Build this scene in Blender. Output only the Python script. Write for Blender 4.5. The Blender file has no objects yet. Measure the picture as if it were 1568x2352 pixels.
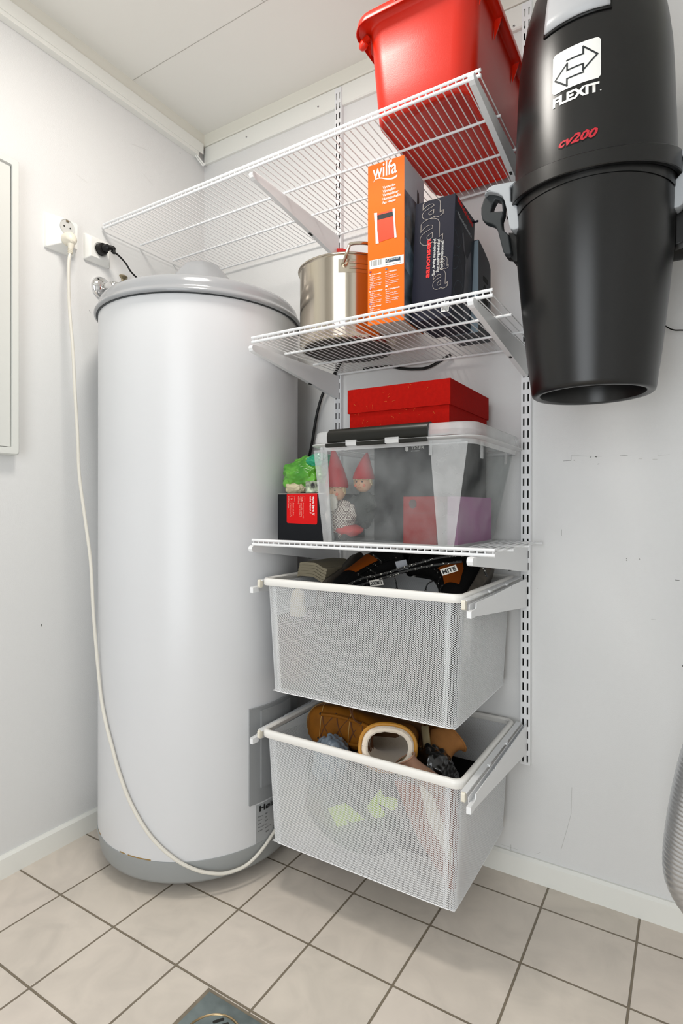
import bpy, bmesh, math, random
from math import sin, cos, pi, radians as RAD
from mathutils import Vector, Matrix, noise
random.seed(7)
scene = bpy.context.scene
col = scene.collection

# ------------------------------------------------------------------ camera
CAM = Vector((1.56926, -1.55457, 0.99564)); YAW = .55195; PITCH = .00222; ROLL = .00166
FPX = 1300.782; HY = 1165.959
cd = bpy.data.cameras.new('camera'); cam = bpy.data.objects.new('camera', cd); col.objects.link(cam)
cam.matrix_world = Matrix.Translation(CAM) @ Matrix.Rotation(YAW, 4, 'Z') @ Matrix.Rotation(pi/2-PITCH, 4, 'X') @ Matrix.Rotation(ROLL, 4, 'Z')
cd.sensor_fit = 'HORIZONTAL'; cd.sensor_width = 36; cd.lens = FPX/1568*36
cd.shift_y = (HY-1176)/1568; cd.clip_start = .02
scene.camera = cam

def ray(u, v):
    X3 = (u-784)/FPX; Z3 = -(v-HY)/FPX
    X = cos(ROLL)*X3-sin(ROLL)*Z3; Z2 = sin(ROLL)*X3+cos(ROLL)*Z3
    Y = cos(PITCH)+sin(PITCH)*Z2; Z = -sin(PITCH)+cos(PITCH)*Z2
    c, s = cos(YAW), sin(YAW)
    return Vector((c*X-s*Y, s*X+c*Y, Z))
def U(u, v, x=None, y=None, z=None):          # a measured point of the photo, placed on a known plane of the room
    R = ray(u, v)
    t = (x-CAM.x)/R.x if x is not None else (y-CAM.y)/R.y if y is not None else (z-CAM.z)/R.z
    return CAM+R*t

# ------------------------------------------------------------------ materials
def lin(c):
    if isinstance(c, str): c = [int(c[i:i+2], 16)/255 for i in (0, 2, 4)]
    return tuple([(x/12.92 if x <= .04045 else ((x+.055)/1.055)**2.4) for x in c])+(1,)
MATS = {}
def mat(name, c, rough=.5, metal=0, bump=0, bscale=200, var=0, vscale=8, spec=.5, c2=None, coat=0, trans=0, sheen=0):
    if name in MATS: return MATS[name]
    m = bpy.data.materials.new(name); m.use_nodes = True; nt = m.node_tree; b = nt.nodes['Principled BSDF']
    b.inputs['Base Color'].default_value = lin(c); b.inputs['Roughness'].default_value = rough
    b.inputs['Metallic'].default_value = metal; b.inputs['Specular IOR Level'].default_value = spec
    b.inputs['Coat Weight'].default_value = coat; b.inputs['Transmission Weight'].default_value = trans
    if sheen: b.inputs['Sheen Weight'].default_value = sheen
    tc = nt.nodes.new('ShaderNodeTexCoord')
    if var or c2:
        n = nt.nodes.new('ShaderNodeTexNoise'); n.inputs['Scale'].default_value = vscale; n.inputs['Detail'].default_value = 5
        nt.links.new(tc.outputs['Object'], n.inputs['Vector'])
        r = nt.nodes.new('ShaderNodeValToRGB'); e = r.color_ramp.elements
        a = lin(c); k = lin(c2) if c2 else tuple(max(0, x*(1-var)) for x in a[:3])+(1,)
        e[0].position = .35; e[0].color = k; e[1].position = .65; e[1].color = a
        nt.links.new(n.outputs['Fac'], r.inputs['Fac']); nt.links.new(r.outputs['Color'], b.inputs['Base Color'])
    if bump:
        n = nt.nodes.new('ShaderNodeTexNoise'); n.inputs['Scale'].default_value = bscale; n.inputs['Detail'].default_value = 3
        nt.links.new(tc.outputs['Object'], n.inputs['Vector'])
        bp = nt.nodes.new('ShaderNodeBump'); bp.inputs['Strength'].default_value = bump; bp.inputs['Distance'].default_value = .001
        nt.links.new(n.outputs['Fac'], bp.inputs['Height']); nt.links.new(bp.outputs['Normal'], b.inputs['Normal'])
    MATS[name] = m
    return m
def translucent(name, c, alpha, rough=.3):
    m = bpy.data.materials.new(name); m.use_nodes = True; nt = m.node_tree; b = nt.nodes['Principled BSDF']; o = nt.nodes['Material Output']
    b.inputs['Base Color'].default_value = lin(c); b.inputs['Roughness'].default_value = rough
    t = nt.nodes.new('ShaderNodeBsdfTransparent'); t.inputs['Color'].default_value = (.93, .94, .94, 1)
    mx = nt.nodes.new('ShaderNodeMixShader')
    tc = nt.nodes.new('ShaderNodeTexCoord'); n = nt.nodes.new('ShaderNodeTexNoise'); n.inputs['Scale'].default_value = 14; n.inputs['Detail'].default_value = 6
    mr = nt.nodes.new('ShaderNodeMapRange'); mr.inputs['From Min'].default_value = .3; mr.inputs['From Max'].default_value = .7
    mr.inputs['To Min'].default_value = max(0, alpha-.05); mr.inputs['To Max'].default_value = alpha+.05
    nt.links.new(tc.outputs['Object'], n.inputs['Vector']); nt.links.new(n.outputs['Fac'], mr.inputs['Value'])
    nt.links.new(mr.outputs['Result'], mx.inputs['Fac']); nt.links.new(t.outputs['BSDF'], mx.inputs[1]); nt.links.new(b.outputs['BSDF'], mx.inputs[2])
    nt.links.new(mx.outputs['Shader'], o.inputs['Surface'])
    return m

M_WALL = mat('painted_wall', 'E1E1E0', .55, bump=.35, bscale=420, spec=.3)
M_CEIL = mat('ceiling_panel', 'EFEEE8', .6, bump=.1, bscale=300, spec=.3)
M_TRIM = mat('painted_trim', 'EEEEE8', .35, spec=.4)
M_CREAM = mat('cornice_paint', 'E9E7DC', .4, spec=.4)
M_WHITE = mat('white_powder_coat', 'ECEDEE', .35)
M_WHITE2 = mat('white_plastic', 'F0F0EC', .3)
M_IVORY = mat('ivory_plastic', 'E6E0D0', .35)
M_ENAMEL = mat('white_enamel', 'D9DADC', .3, var=.02, vscale=3)
M_LID = mat('grey_gloss_plastic', '989A9D', .16)
M_GREYP = mat('grey_plastic', '969999', .45)
M_BLACK = mat('black_textured_plastic', '101010', .30, bump=.07, bscale=1300)
M_BLACKS = mat('black_plastic', '0C0C0C', .4, spec=.35)
M_DARKG = mat('dark_grey_plastic', '2C3032', .45, bump=.07, bscale=700, spec=.3)
M_SILVERP = mat('silver_plastic', 'ABAFB3', .38, bump=.05, bscale=900)
M_CHROME = mat('chrome', 'E6E6E6', .06, metal=1)
M_STEEL = mat('brushed_steel', 'C9BFAF', .16, metal=1, bump=.06, bscale=30)
M_GALV = mat('galvanised_steel', '8A9594', .38, metal=.75, var=.25, vscale=30)
M_ALU = mat('aluminium', 'C9CACC', .28, metal=.85)
M_BRASS = mat('brass', 'A79A80', .3, metal=1)
M_REDT = mat('red_tub_plastic', 'CC2004', .33, bump=.12, bscale=500)
M_REDBOX = mat('red_paper', 'A60C02', .8, spec=.12, bump=.25, bscale=350, var=.12, vscale=120)
M_TEXTW = mat('white_print', 'F4F4F0', .5)
M_TEXTR = mat('red_print', 'C01A2C', .5)
M_TEXTR2 = mat('bright_red_print', 'F01C1C', .5)
M_TEXTK = mat('black_print', '101010', .5)
M_SLOT = mat('dark_gap', '20201C', .8)
def B(o): return o

# ------------------------------------------------------------------ mesh builder
class MB:
    def __init__(s): s.bm = bmesh.new()
    def box(s, a, b, M=None, bev=0):
        x0, y0, z0 = a; x1, y1, z1 = b
        vs = [s.bm.verts.new(p) for p in [(x0,y0,z0),(x1,y0,z0),(x1,y1,z0),(x0,y1,z0),(x0,y0,z1),(x1,y0,z1),(x1,y1,z1),(x0,y1,z1)]]
        fs = [s.bm.faces.new([vs[i] for i in f]) for f in [(0,3,2,1),(4,5,6,7),(0,1,5,4),(1,2,6,5),(2,3,7,6),(3,0,4,7)]]
        if M: 
            for v in vs: v.co = M @ v.co
        if bev:
            es = {e for f in fs for e in f.edges}
            bmesh.ops.bevel(s.bm, geom=list(es), offset=bev, segments=3, profile=.6, affect='EDGES')
        return s
    def rings(s, R, closed=True, cap0=False, cap1=False):
        V = [[s.bm.verts.new(p) for p in r] for r in R]; n = len(V[0])
        for i in range(len(V)-1):
            for j in range(n if closed else n-1):
                k = (j+1) % n
                s.bm.faces.new((V[i][j], V[i][k], V[i+1][k], V[i+1][j]))
        if cap0: s.bm.faces.new(V[0][::-1])
        if cap1: s.bm.faces.new(V[-1])
        return V
    def tube(s, pts, r, n=8, caps=True, M=None):
        pts = [Vector(p) for p in pts]; R = []
        rr = r if isinstance(r, (list, tuple)) else [r]*len(pts)
        prev = None
        for i, p in enumerate(pts):
            d = (pts[min(i+1, len(pts)-1)]-pts[max(i-1, 0)]).normalized()
            if prev is None:
                a = Vector((0,0,1)) if abs(d.z) < .9 else Vector((1,0,0)); e1 = d.cross(a).normalized()
            else: e1 = (prev-d*prev.dot(d)).normalized()
            prev = e1; e2 = d.cross(e1)
            ring = [p+(e1*cos(2*pi*k/n)+e2*sin(2*pi*k/n))*rr[i] for k in range(n)]
            if M: ring = [M @ q for q in ring]
            R.append(ring)
        s.rings(R, cap0=caps, cap1=caps); return s
    def lathe(s, prof, c=(0,0), n=64, f=None, cap0=False, cap1=False):
        R = []
        for r, z in prof:
            ring = []
            for k in range(n):
                a = 2*pi*k/n; q = Vector((c[0]+r*cos(a), c[1]+r*sin(a), z))
                if f: q = f(q, a, r, z)
                ring.append(q)
            R.append(ring)
        s.rings(R, cap0=cap0, cap1=cap1); return s
    def prism(s, poly, ax, a, b, M=None):       # polygon in the plane of the other two axes, extruded along ax
        def P(t, q):
            v = Vector((t, q[0], q[1])) if ax == 'x' else Vector((q[0], t, q[1])) if ax == 'y' else Vector((q[0], q[1], t))
            return M @ v if M else v
        A = [s.bm.verts.new(P(a, q)) for q in poly]; Bv = [s.bm.verts.new(P(b, q)) for q in poly]
        n = len(poly)
        s.bm.faces.new(A); s.bm.faces.new(Bv[::-1])
        for i in range(n): s.bm.faces.new((A[i], A[(i+1)%n], Bv[(i+1)%n], Bv[i]))
        return s
    def sphere(s, c, r, sc=(1,1,1), sub=3, f=None):
        g = bmesh.ops.create_icosphere(s.bm, subdivisions=sub, radius=1)
        for v in g['verts']:
            q = v.co.copy(); k = 1+(f(q) if f else 0)
            v.co = Vector(c)+Vector((q.x*sc[0], q.y*sc[1], q.z*sc[2]))*r*k
        return s
    def build(s, name, m, parent=None, smooth=True, ang=35, bevel=0, seg=2):
        bm = s.bm
        if bevel:
            es = [e for e in bm.edges if len(e.link_faces) == 2 and e.calc_face_angle(0) > .6]
            bmesh.ops.bevel(bm, geom=es, offset=bevel, segments=seg, profile=.6, affect='EDGES', clamp_overlap=True)
        bmesh.ops.recalc_face_normals(bm, faces=bm.faces)
        me = bpy.data.meshes.new(name)
        for f in bm.faces: f.smooth = smooth
        if smooth:
            for e in bm.edges:
                if len(e.link_faces) == 2 and e.calc_face_angle(0) > RAD(ang): e.smooth = False
        bm.to_mesh(me); bm.free(); me.materials.append(m)
        o = bpy.data.objects.new(name, me); col.objects.link(o)
        if parent: 
            o.parent = parent; bpy_par(o, parent)
        return o
def bpy_par(o, parent):                       # meshes are written in world coordinates unless the thing asks for local ones
    if parent.type == 'MESH' or parent.get('_local'): return
    o.matrix_parent_inverse = Matrix.LocRotScale(parent.location, parent.rotation_euler, parent.scale).inverted()
def tag(o, label, cat, group=None, kind=None):
    o['label'] = label; o['category'] = cat
    if group: o['group'] = group
    if kind: o['kind'] = kind
    return o
def thing(name, label, cat, loc=(0,0,0), group=None, local=False, rot=(0,0,0)):
    o = bpy.data.objects.new(name, None); col.objects.link(o); o.location = loc; o.rotation_euler = rot; o.empty_display_size = .05
    if local: o['_local'] = 1
    return tag(o, label, cat, group)
def struct(o): o['kind'] = 'structure'; return o
def rrect(x0, x1, y0, y1, r, n=5):
    P = []
    for cx, cy, a0 in ((x1-r, y0+r, -pi/2), (x1-r, y1-r, 0), (x0+r, y1-r, pi/2), (x0+r, y0+r, pi)):
        for k in range(n+1):
            a = a0+pi/2*k/n; P.append((cx+r*cos(a), cy+r*sin(a)))
    return P
def catmull(P, n=8):
    P = [Vector(p) for p in P]; out = []
    Q = [P[0]*2-P[1]]+P+[P[-1]*2-P[-2]]
    for i in range(1, len(Q)-2):
        a, b, c, d = Q[i-1:i+3]
        for k in range(n):
            t = k/n
            out.append(.5*((2*b)+(c-a)*t+(2*a-5*b+4*c-d)*t*t+(3*b-a-3*c+d)*t**3))
    out.append(P[-1]); return out

# flat shapes and lettering: built in a local xy plane with small real thickness, then mapped onto a surface
def text_mesh(s, size=1, bold=0, shear=0, outline=0, align='LEFT', spacing=1, res=2, ext=.0):
    cu = bpy.data.curves.new('t', 'FONT'); cu.body = s; cu.size = size; cu.offset = bold*size; cu.shear = shear
    cu.align_x = align; cu.space_character = spacing; cu.resolution_u = res
    if outline: cu.fill_mode = 'NONE'; cu.bevel_depth = outline; cu.bevel_resolution = 1
    else: cu.extrude = ext
    o = bpy.data.objects.new('t', cu); col.objects.link(o)
    dg = bpy.context.evaluated_depsgraph_get(); dg.update()
    me = bpy.data.meshes.new_from_object(o.evaluated_get(dg))
    bpy.data.objects.remove(o); bpy.data.curves.remove(cu)
    return me
def map_mesh(me, fn, name, m, parent):
    for v in me.vertices: v.co = fn(v.co)
    me.materials.clear(); me.materials.append(m); me.name = name
    o = bpy.data.objects.new(name, me); col.objects.link(o)
    if parent: o.parent = parent; bpy_par(o, parent)
    return o
def Ucyl(u, v, c, r):
    R = ray(u, v); ox, oy = CAM.x-c[0], CAM.y-c[1]
    A = R.x*R.x+R.y*R.y; Bq = 2*(ox*R.x+oy*R.y); K = ox*ox+oy*oy-r*r; D = max(0, Bq*Bq-4*A*K)
    return CAM+R*((-Bq-math.sqrt(D))/(2*A))
class Face:
    def __init__(s, o, ex, ey):
        s.o = Vector(o); s.ex = Vector(ex).normalized(); s.ey = Vector(ey).normalized(); s.n = s.ex.cross(s.ey).normalized()
    def px(s, u, v):
        R = ray(u, v); t = (s.o-CAM).dot(s.n)/R.dot(s.n); d = CAM+R*t-s.o
        return (d.dot(s.ex), d.dot(s.ey))
    def p(s, a, b, h=.0005): return s.o+s.ex*a+s.ey*b+s.n*h
    def text(s, t, a, b, m, parent, size=.01, width=None, bold=0, shear=0, rot=0, outline=0, name='printed_text', spacing=1):
        me = text_mesh(t, 1, bold, shear, (outline/size if outline else 0), spacing=spacing, ext=.01, res=8 if outline else 3)
        xs = [v.co.x for v in me.vertices]; 
        if not xs: return
        x0 = min(xs); w = max(xs)-x0; sx = (width/w) if width else size
        c, sn = cos(rot), sin(rot)
        def fn(q):
            x = (q.x-x0)*sx; y = q.y*size
            return s.p(a+x*c-y*sn, b+x*sn+y*c, .0005+(q.z*size if outline else q.z*.02))
        return map_mesh(me, fn, name, m, parent)
    def poly(s, pts, m, parent, name='printed_patch', h=.0004):
        mb = MB(); A = [mb.bm.verts.new(s.p(a, b, h)) for a, b in pts]; C = [mb.bm.verts.new(s.p(a, b, 0)) for a, b in pts]; n = len(A)
        mb.bm.faces.new(A)
        for i in range(n): mb.bm.faces.new((A[i], C[i], C[(i+1)%n], A[(i+1)%n]))
        return mb.build(name, m, parent, smooth=False)
    def rect(s, a0, a1, b0, b1, m, parent, name='printed_patch', r=0, h=.0004):
        pts = rrect(a0, a1, b0, b1, r) if r else [(a0,b0),(a1,b0),(a1,b1),(a0,b1)]
        return s.poly(pts, m, parent, name, h)
    def stroke(s, pts, w, m, parent, name='printed_line', closed=False, h=.0006):
        mb = MB(); P = [Vector((a, b)) for a, b in pts]; n = len(P)
        for i in range(n if closed else n-1):
            a, b = P[i], P[(i+1) % n]; d = (b-a); 
            if d.length < 1e-6: continue
            d.normalize(); nn = Vector((-d.y, d.x))*w/2; e = d*w/2
            q = [a-e+nn, a-e-nn, b+e-nn, b+e+nn]
            mb.bm.faces.new([mb.bm.verts.new(s.p(v.x, v.y, h)) for v in q])
        return mb.build(name, m, parent, smooth=False)

# ------------------------------------------------------------------ room
H = 2.384; XR = 2.3; YF = -2.45
def slab(name, a, b, m): return struct(MB().box(a, b).build(name, m, smooth=False))
wl = slab('wall_left', (-.1, YF-.1, -.05), (0, .1, H+.05), M_WALL)
wb = slab('wall_back', (0, 0, -.05), (XR+.1, .1, H+.05), M_WALL)
slab('wall_right', (XR, YF-.1, -.05), (XR+.1, 0, H+.05), M_WALL)
mb = MB(); mb.box((0, YF-.1, -.05), (.75, YF, H+.05)); mb.box((1.75, YF-.1, -.05), (XR, YF, H+.05)); mb.box((.75, YF-.1, 2.08), (1.75, YF, H+.05))
struct(mb.build('wall_front', M_WALL, smooth=False))

def floor_mat():
    m = bpy.data.materials.new('ceramic_tiles'); m.use_nodes = True; nt = m.node_tree; b = nt.nodes['Principled BSDF']; L = nt.links.new
    tc = nt.nodes.new('ShaderNodeTexCoord'); mp = nt.nodes.new('ShaderNodeMapping')
    TX, TY = .2113, .1997
    mp.inputs['Location'].default_value = (-(.1994-TX), .0985+TY*20, 0)
    L(tc.outputs['Object'], mp.inputs['Vector'])
    br = nt.nodes.new('ShaderNodeTexBrick'); br.offset = 0; br.squash = 1
    br.inputs['Scale'].default_value = 1; br.inputs['Brick Width'].default_value = TX; br.inputs['Row Height'].default_value = TY
    br.inputs['Mortar Size'].default_value = .0028; br.inputs['Mortar Smooth'].default_value = .35; br.inputs['Bias'].default_value = 0
    br.inputs['Color1'].default_value = lin('E2D8CD'); br.inputs['Color2'].default_value = lin('DDD4C8'); br.inputs['Mortar'].default_value = lin('857A69')
    L(mp.outputs['Vector'], br.inputs['Vector'])
    n = nt.nodes.new('ShaderNodeTexNoise'); n.inputs['Scale'].default_value = 9; n.inputs['Detail'].default_value = 7; n.inputs['Distortion'].default_value = 1.2
    L(tc.outputs['Object'], n.inputs['Vector'])
    r = nt.nodes.new('ShaderNodeValToRGB'); e = r.color_ramp.elements; e[0].position = .32; e[0].color = (.87,.865,.86,1); e[1].position = .68; e[1].color = (1.03,1.02,1.01,1)
    L(n.outputs['Fac'], r.inputs['Fac'])
    mx = nt.nodes.new('ShaderNodeMix'); mx.data_type = 'RGBA'; mx.blend_type = 'MULTIPLY'; mx.inputs['Factor'].default_value = .85
    L(br.outputs['Color'], mx.inputs[6]); L(r.outputs['Color'], mx.inputs[7]); L(mx.outputs[2], b.inputs['Base Color'])
    bp = nt.nodes.new('ShaderNodeBump'); bp.invert = True; bp.inputs['Strength'].default_value = .9; bp.inputs['Distance'].default_value = .002
    L(br.outputs['Fac'], bp.inputs['Height'])
    n2 = nt.nodes.new('ShaderNodeTexNoise'); n2.inputs['Scale'].default_value = 60; n2.inputs['Detail'].default_value = 4; L(tc.outputs['Object'], n2.inputs['Vector'])
    b2 = nt.nodes.new('ShaderNodeBump'); b2.inputs['Strength'].default_value = .12; b2.inputs['Distance'].default_value = .002
    L(n2.outputs['Fac'], b2.inputs['Height']); L(bp.outputs['Normal'], b2.inputs['Normal']); L(b2.outputs['Normal'], b.inputs['Normal'])
    b.inputs['Roughness'].default_value = .5; b.inputs['Specular IOR Level'].default_value = .35
    return m
slab('floor', (0, YF, -.05), (XR, 0, 0), floor_mat())
slab('ceiling', (0, YF, H), (XR, 0, H+.05), M_CEIL)
# ceiling panel seams
sm = MB(); sm.box((.018, -.3385, H-.0006), (XR, -.3365, H+.0002)); sm.box((.565, YF, H-.0006), (.567, -.3385, H+.0002))
struct(sm.build('trim_3', mat('seam', 'BBB8B2', .7), smooth=False))
# cornices
def cornice(name, poly, ax, a, b): return struct(MB().prism(poly, ax, a, b).build(name, M_CREAM, smooth=False, bevel=.0015))
cornice('trim_1', [(0, 2.341), (.016, 2.341), (.018, 2.345), (.018, H), (0, H)], 'y', YF, -.0002)
cornice('trim_2', [(0, 2.341), (-.016, 2.341), (-.018, 2.345), (-.018, H), (0, H)], 'x', .018, XR)
# base boards
MBp = MB().prism([(0, 0), (.012, 0), (.012, .053), (.006, .060), (0, .060)], 'y', YF, -.0002); struct(MBp.build('baseboard_left', M_TRIM, smooth=False))
MBp = MB().prism([(0, 0), (-.012, 0), (-.012, .053), (-.006, .060), (0, .060)], 'x', .012, XR); struct(MBp.build('baseboard_back', M_TRIM, smooth=False))
# cable trunking on the left wall, below the cornice
t = thing('cable_trunking', 'white painted metal channel running under the cornice on the left wall', 'trunking', (.0, -.03, 2.30))
mb = MB(); mb.prism([(0,2.340),(.026,2.340),(.026,2.303),(.023,2.303),(.023,2.337),(0,2.337)], 'y', -2.4, -.030)
mb.build('channel', M_TRIM, t, smooth=False)
MB().box((.0, -2.4, 2.290), (.023, -.05, 2.3035)).build('cover_strip', M_TRIM, t, smooth=False)
c = thing('cord_loop', 'short loop of white flex hanging out of the trunking end in the room corner', 'cord', (.02, -.04, 2.26))
for k in (0, .008):
    MB().tube(catmull([(.008+k, -.062, 2.30), (.012+k, -.050, 2.285), (.02+k, -.035, 2.268), (.024+k, -.03, 2.262), (.028+k*.4, -.028, 2.27)], 5), .0028).build('flex', M_WHITE2, c)
# hang strip with screws on the back wall
t = thing('hang_strip', 'white horizontal hang strip screwed under the cornice on the back wall', 'strip', (.6, 0, 2.28))
MB().prism([(0,2.279),(-.009,2.279),(-.012,2.283),(-.012,2.34),(0,2.34)], 'x', .012, XR-.01).build('strip', M_TRIM, t, smooth=False)
for (u, v) in ((566, 315), (730.5, 245), (1180, 60)):
    q = U(u, v, y=-.012)
    mb = MB(); mb.lathe([(.0001,-.0022),(.0026,-.0018),(.0036,0)], n=14)
    for vv in mb.bm.verts: vv.co = Vector((q.x+vv.co.x, -.012+vv.co.z*.8, q.z+vv.co.y))
    s = mb.build('screw', M_ALU, t)
    MB().box((q.x-.0024, -.0142, q.z-.0005), (q.x+.0024, -.0137, q.z+.0005), None).build('screw_slot', M_SLOT, s, smooth=False)
# marks on the painted walls
mk = mat('scuff', '6A6A66', .8)
def mark(u0, v0, u1, v1, w, back=True, m=mk):
    a = U(u0, v0, y=0) if back else U(u0, v0, x=0); b = U(u1, v1, y=0) if back else U(u1, v1, x=0)
    n = Vector((0,-1,0)) if back else Vector((1,0,0)); d = (b-a).normalized(); s = d.cross(n)*w/2
    mb = MB(); V = [mb.bm.verts.new(p+n*.0003) for p in (a-s, a+s, b+s, b-s)]; mb.bm.faces.new(V)
    o = mb.build('scuff_mark', m, wb if back else wl, smooth=False)
mk2 = mat('faint_scuff', 'B8B8B4', .8)
for q in ((1293,1059,1311,1058,.0008),(1311,1048,1311,1058,.0008),(1311,1047,1381,1048,.0006),(1354,1050,1358,1050,.0015),(1366,1049,1371,1050,.0022),(1372,1066,1376,1065,.0013),(1317,1057,1319,1057,.0018),(1423,1047,1441,1046,.0006),(1289,1216,1289,1231,.0009),(1438,1283,1439,1284,.0018),(1438,1287,1439,1288,.0014),(1467,1283,1469,1285,.0012),(1550,1332,1560,1333,.0012),(1566,1527,1568,1532,.002),(1234,1351,1234.6,1351.6,.0012),(1274,1990,1283,1992,.0030),(1411,2034,1416,2036,.0018)): mark(*q)
for q in ((1498,1055,1509,1055,.0008),(1466,1054,1475,1054,.0008),(1313,1808,1311,1870,.0008),(1311,1870,1303,1900,.0007),(1303,1900,1288,1952,.0008),(1495,1423,1506,1424,.0008),(1510,1046,1537,1044,.0006),(1173,1952,1173,1940,.0012),(1228,1962,1240,1958,.0006),(1147,1938,1190,1952,.0006)): mark(*q, m=mk2)
for q in ((95,1433,95.5,1439,.002),(413,350,414,353,.0018),(205,712,207,718,.0012),(253,1480,254,1486,.0012)): mark(*q, back=False)
for q in ((222,228,232,238,.0012),(300,330,340,345,.0008),(175,400,200,420,.0007),(330,400,350,425,.0007)): mark(*q, back=False, m=mat('very_faint_scuff', 'D6D6D2', .8))

# ------------------------------------------------------------------ water heater
TC = (.306, -.312)
wh = thing('water_heater', 'tall white cylindrical water heater with a glossy grey lid standing in the room corner', 'water heater', (TC[0], TC[1], 0))
MB().lathe([(.285,.090),(.2895,.092),(.29,.096),(.29,1.50),(.29,1.545)], TC, 128).build('body', M_ENAMEL, wh)
mb = MB().lathe([(.286,1.5355),(.2985,1.5355),(.3010,1.538),(.3015,1.543),(.2985,1.548),(.2945,1.551),(.2925,1.556),(.291,1.564),(.287,1.576),(.280,1.585),(.268,1.591),(.250,1.596),(.20,1.604),(.12,1.611),(.0001,1.613)], TC, 128)
lid = mb.build('lid', M_LID, wh, ang=50)
MB().lathe([(.287,1.5335),(.2955,1.5335),(.2955,1.5358),(.287,1.5358)], TC, 96).build('seal', M_DARKG, wh)
mb = MB(); R = []
for r, z in ((.135,1.600),(.128,1.612),(.112,1.640),(.083,1.685),(.060,1.713),(.048,1.721),(.038,1.724),(.0001,1.725)):
    R.append([Vector((TC[0]+r*cos(2*pi*k/48)*(1+.03*cos(8*2*pi*k/48)*(r>.04)), TC[1]+r*sin(2*pi*k/48)*(1+.03*cos(8*2*pi*k/48)*(r>.04)), z)) for k in range(48)])
mb.rings(R); mb.build('cap', M_LID, lid, ang=60)
mb = MB().lathe([(.10,.030),(.268,.030),(.280,.034),(.284,.042),(.292,.090),(.2915,.0945),(.286,.096)], TC, 128); mb.build('base_skirt', M_GREYP, wh, ang=50)
rust = mat('rust_stain', '9A7B45', .8)
def cyl_patch(c, R, a0, a1, z0, z1, m, name, parent, th=.004, rnd=.0, n=12):
    mb = MB(); A = []
    for k in range(n+1):
        a = RAD(a0+(a1-a0)*k/n)
        e = Vector((cos(a), sin(a), 0))
        A.append([Vector((c[0], c[1], z0))+e*(R-.001), Vector((c[0], c[1], z0))+e*(R+th), Vector((c[0], c[1], z1))+e*(R+th), Vector((c[0], c[1], z1))+e*(R-.001)])
    mb.rings(A, closed=True, cap0=True, cap1=True)
    return mb.build(name, m, parent, bevel=rnd)
for a0, a1 in ((-118,-112),(-90,-86),(-84,-70)): cyl_patch(TC, .2895, a0, a1, .0935, .0975, rust, 'rust_streak', wh, .0008)
cp = cyl_patch(TC, .29, -19.9, 24, .205, .46, mat('panel_grey', '8E9091', .45), 'control_panel', wh, .006, .002)
cyl_patch(TC, .29, -13.5, 10, .245, .45, mat('panel_grey', '8E9091', .45), 'panel_bulge', cp, .0115, .0045)
lab = cyl_patch(TC, .29, -15.5, 8, .058+.037, .197, mat('label_silver', 'A3A5A6', .4), 'rating_label', wh, .0008)
def cyl_map(c, R, a0, z0, ccw=1):
    def fn(q): 
        a = RAD(a0)+q.x/R; return Vector((c[0]+(R+q.z)*cos(a), c[1]+(R+q.z)*sin(a), z0+q.y))
    return fn
def cyl_text(s, c, R, a0, z0, size, m, parent, width=None, bold=0, shear=0, name='printed_text', h=.0012, outline=0, slope=0):
    me = text_mesh(s, 1, bold, shear, outline)
    xs = [v.co.x for v in me.vertices]; x0 = min(xs); sx = width/(max(xs)-x0) if width else size
    for v in me.vertices: v.co = Vector(((v.co.x-x0)*sx, v.co.y*size+(v.co.x-x0)*sx*slope, h+v.co.z*size))
    return map_mesh(me, cyl_map(c, R, a0, z0), name, m, parent)
cyl_text('Høiax', TC, .2905, -13.5, .178, .021, M_TEXTK, lab, width=.075, bold=.03, name='printed_name')
for i, s in enumerate(('Prod. nr', 'Volum', 'Effekt', 'Maks. trykk', 'Element')):
    cyl_text(s, TC, .2905, -14.2, .163-i*.0095, .0045, M_TEXTK, lab)
    cyl_text(('200 l', '195', '2000', '1,0', '230 V ~ 1N')[i], TC, .2905, -9.5, .163-i*.0095, .0045, M_TEXTK, lab)
cyl_text('IPX4', TC, .2905, -9, .113, .006, M_TEXTK, lab); cyl_text('CE', TC, .2905, -4, .113, .009, M_TEXTK, lab)
# brass valve and chrome pipe rose behind the heater
es = thing('pipe_rose', 'round chrome pipe rose on the left wall behind the heater lid', 'pipe fitting', (0, -.44, 1.67))
mb = MB().lathe([(.034,0),(.034,.004),(.031,.010),(.020,.016),(.012,.018),(.012,.022),(.0001,.022)], n=40)
for v in mb.bm.verts: v.co = Vector((v.co.z, -.442+v.co.x, 1.676+v.co.y))
mb.build('rose', M_CHROME, es)
MB().tube(catmull([(.0, -.442, 1.676), (.05, -.442, 1.676), (.062, -.436, 1.676), (.062, -.41, 1.678), (.050, -.30, 1.690), (.030, -.06, 1.692), (.030, -.02, 1.692)], 6), .0095, 12).build('pipe', M_CHROME, es)
v = thing('pipe_valve', 'small round brass valve knob just showing over the left edge of the grey lid', 'valve', (.12, -.3, 1.66))
q = U(281.6, 637, y=-.36)
MB().tube([(q.x, -.36, q.z-.03), (q.x, -.36, q.z-.008), (q.x, -.36, q.z), (q.x, -.36, q.z+.004)], [.006,.008,.016,.014], 16).build('knob', M_BRASS, v)

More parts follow.
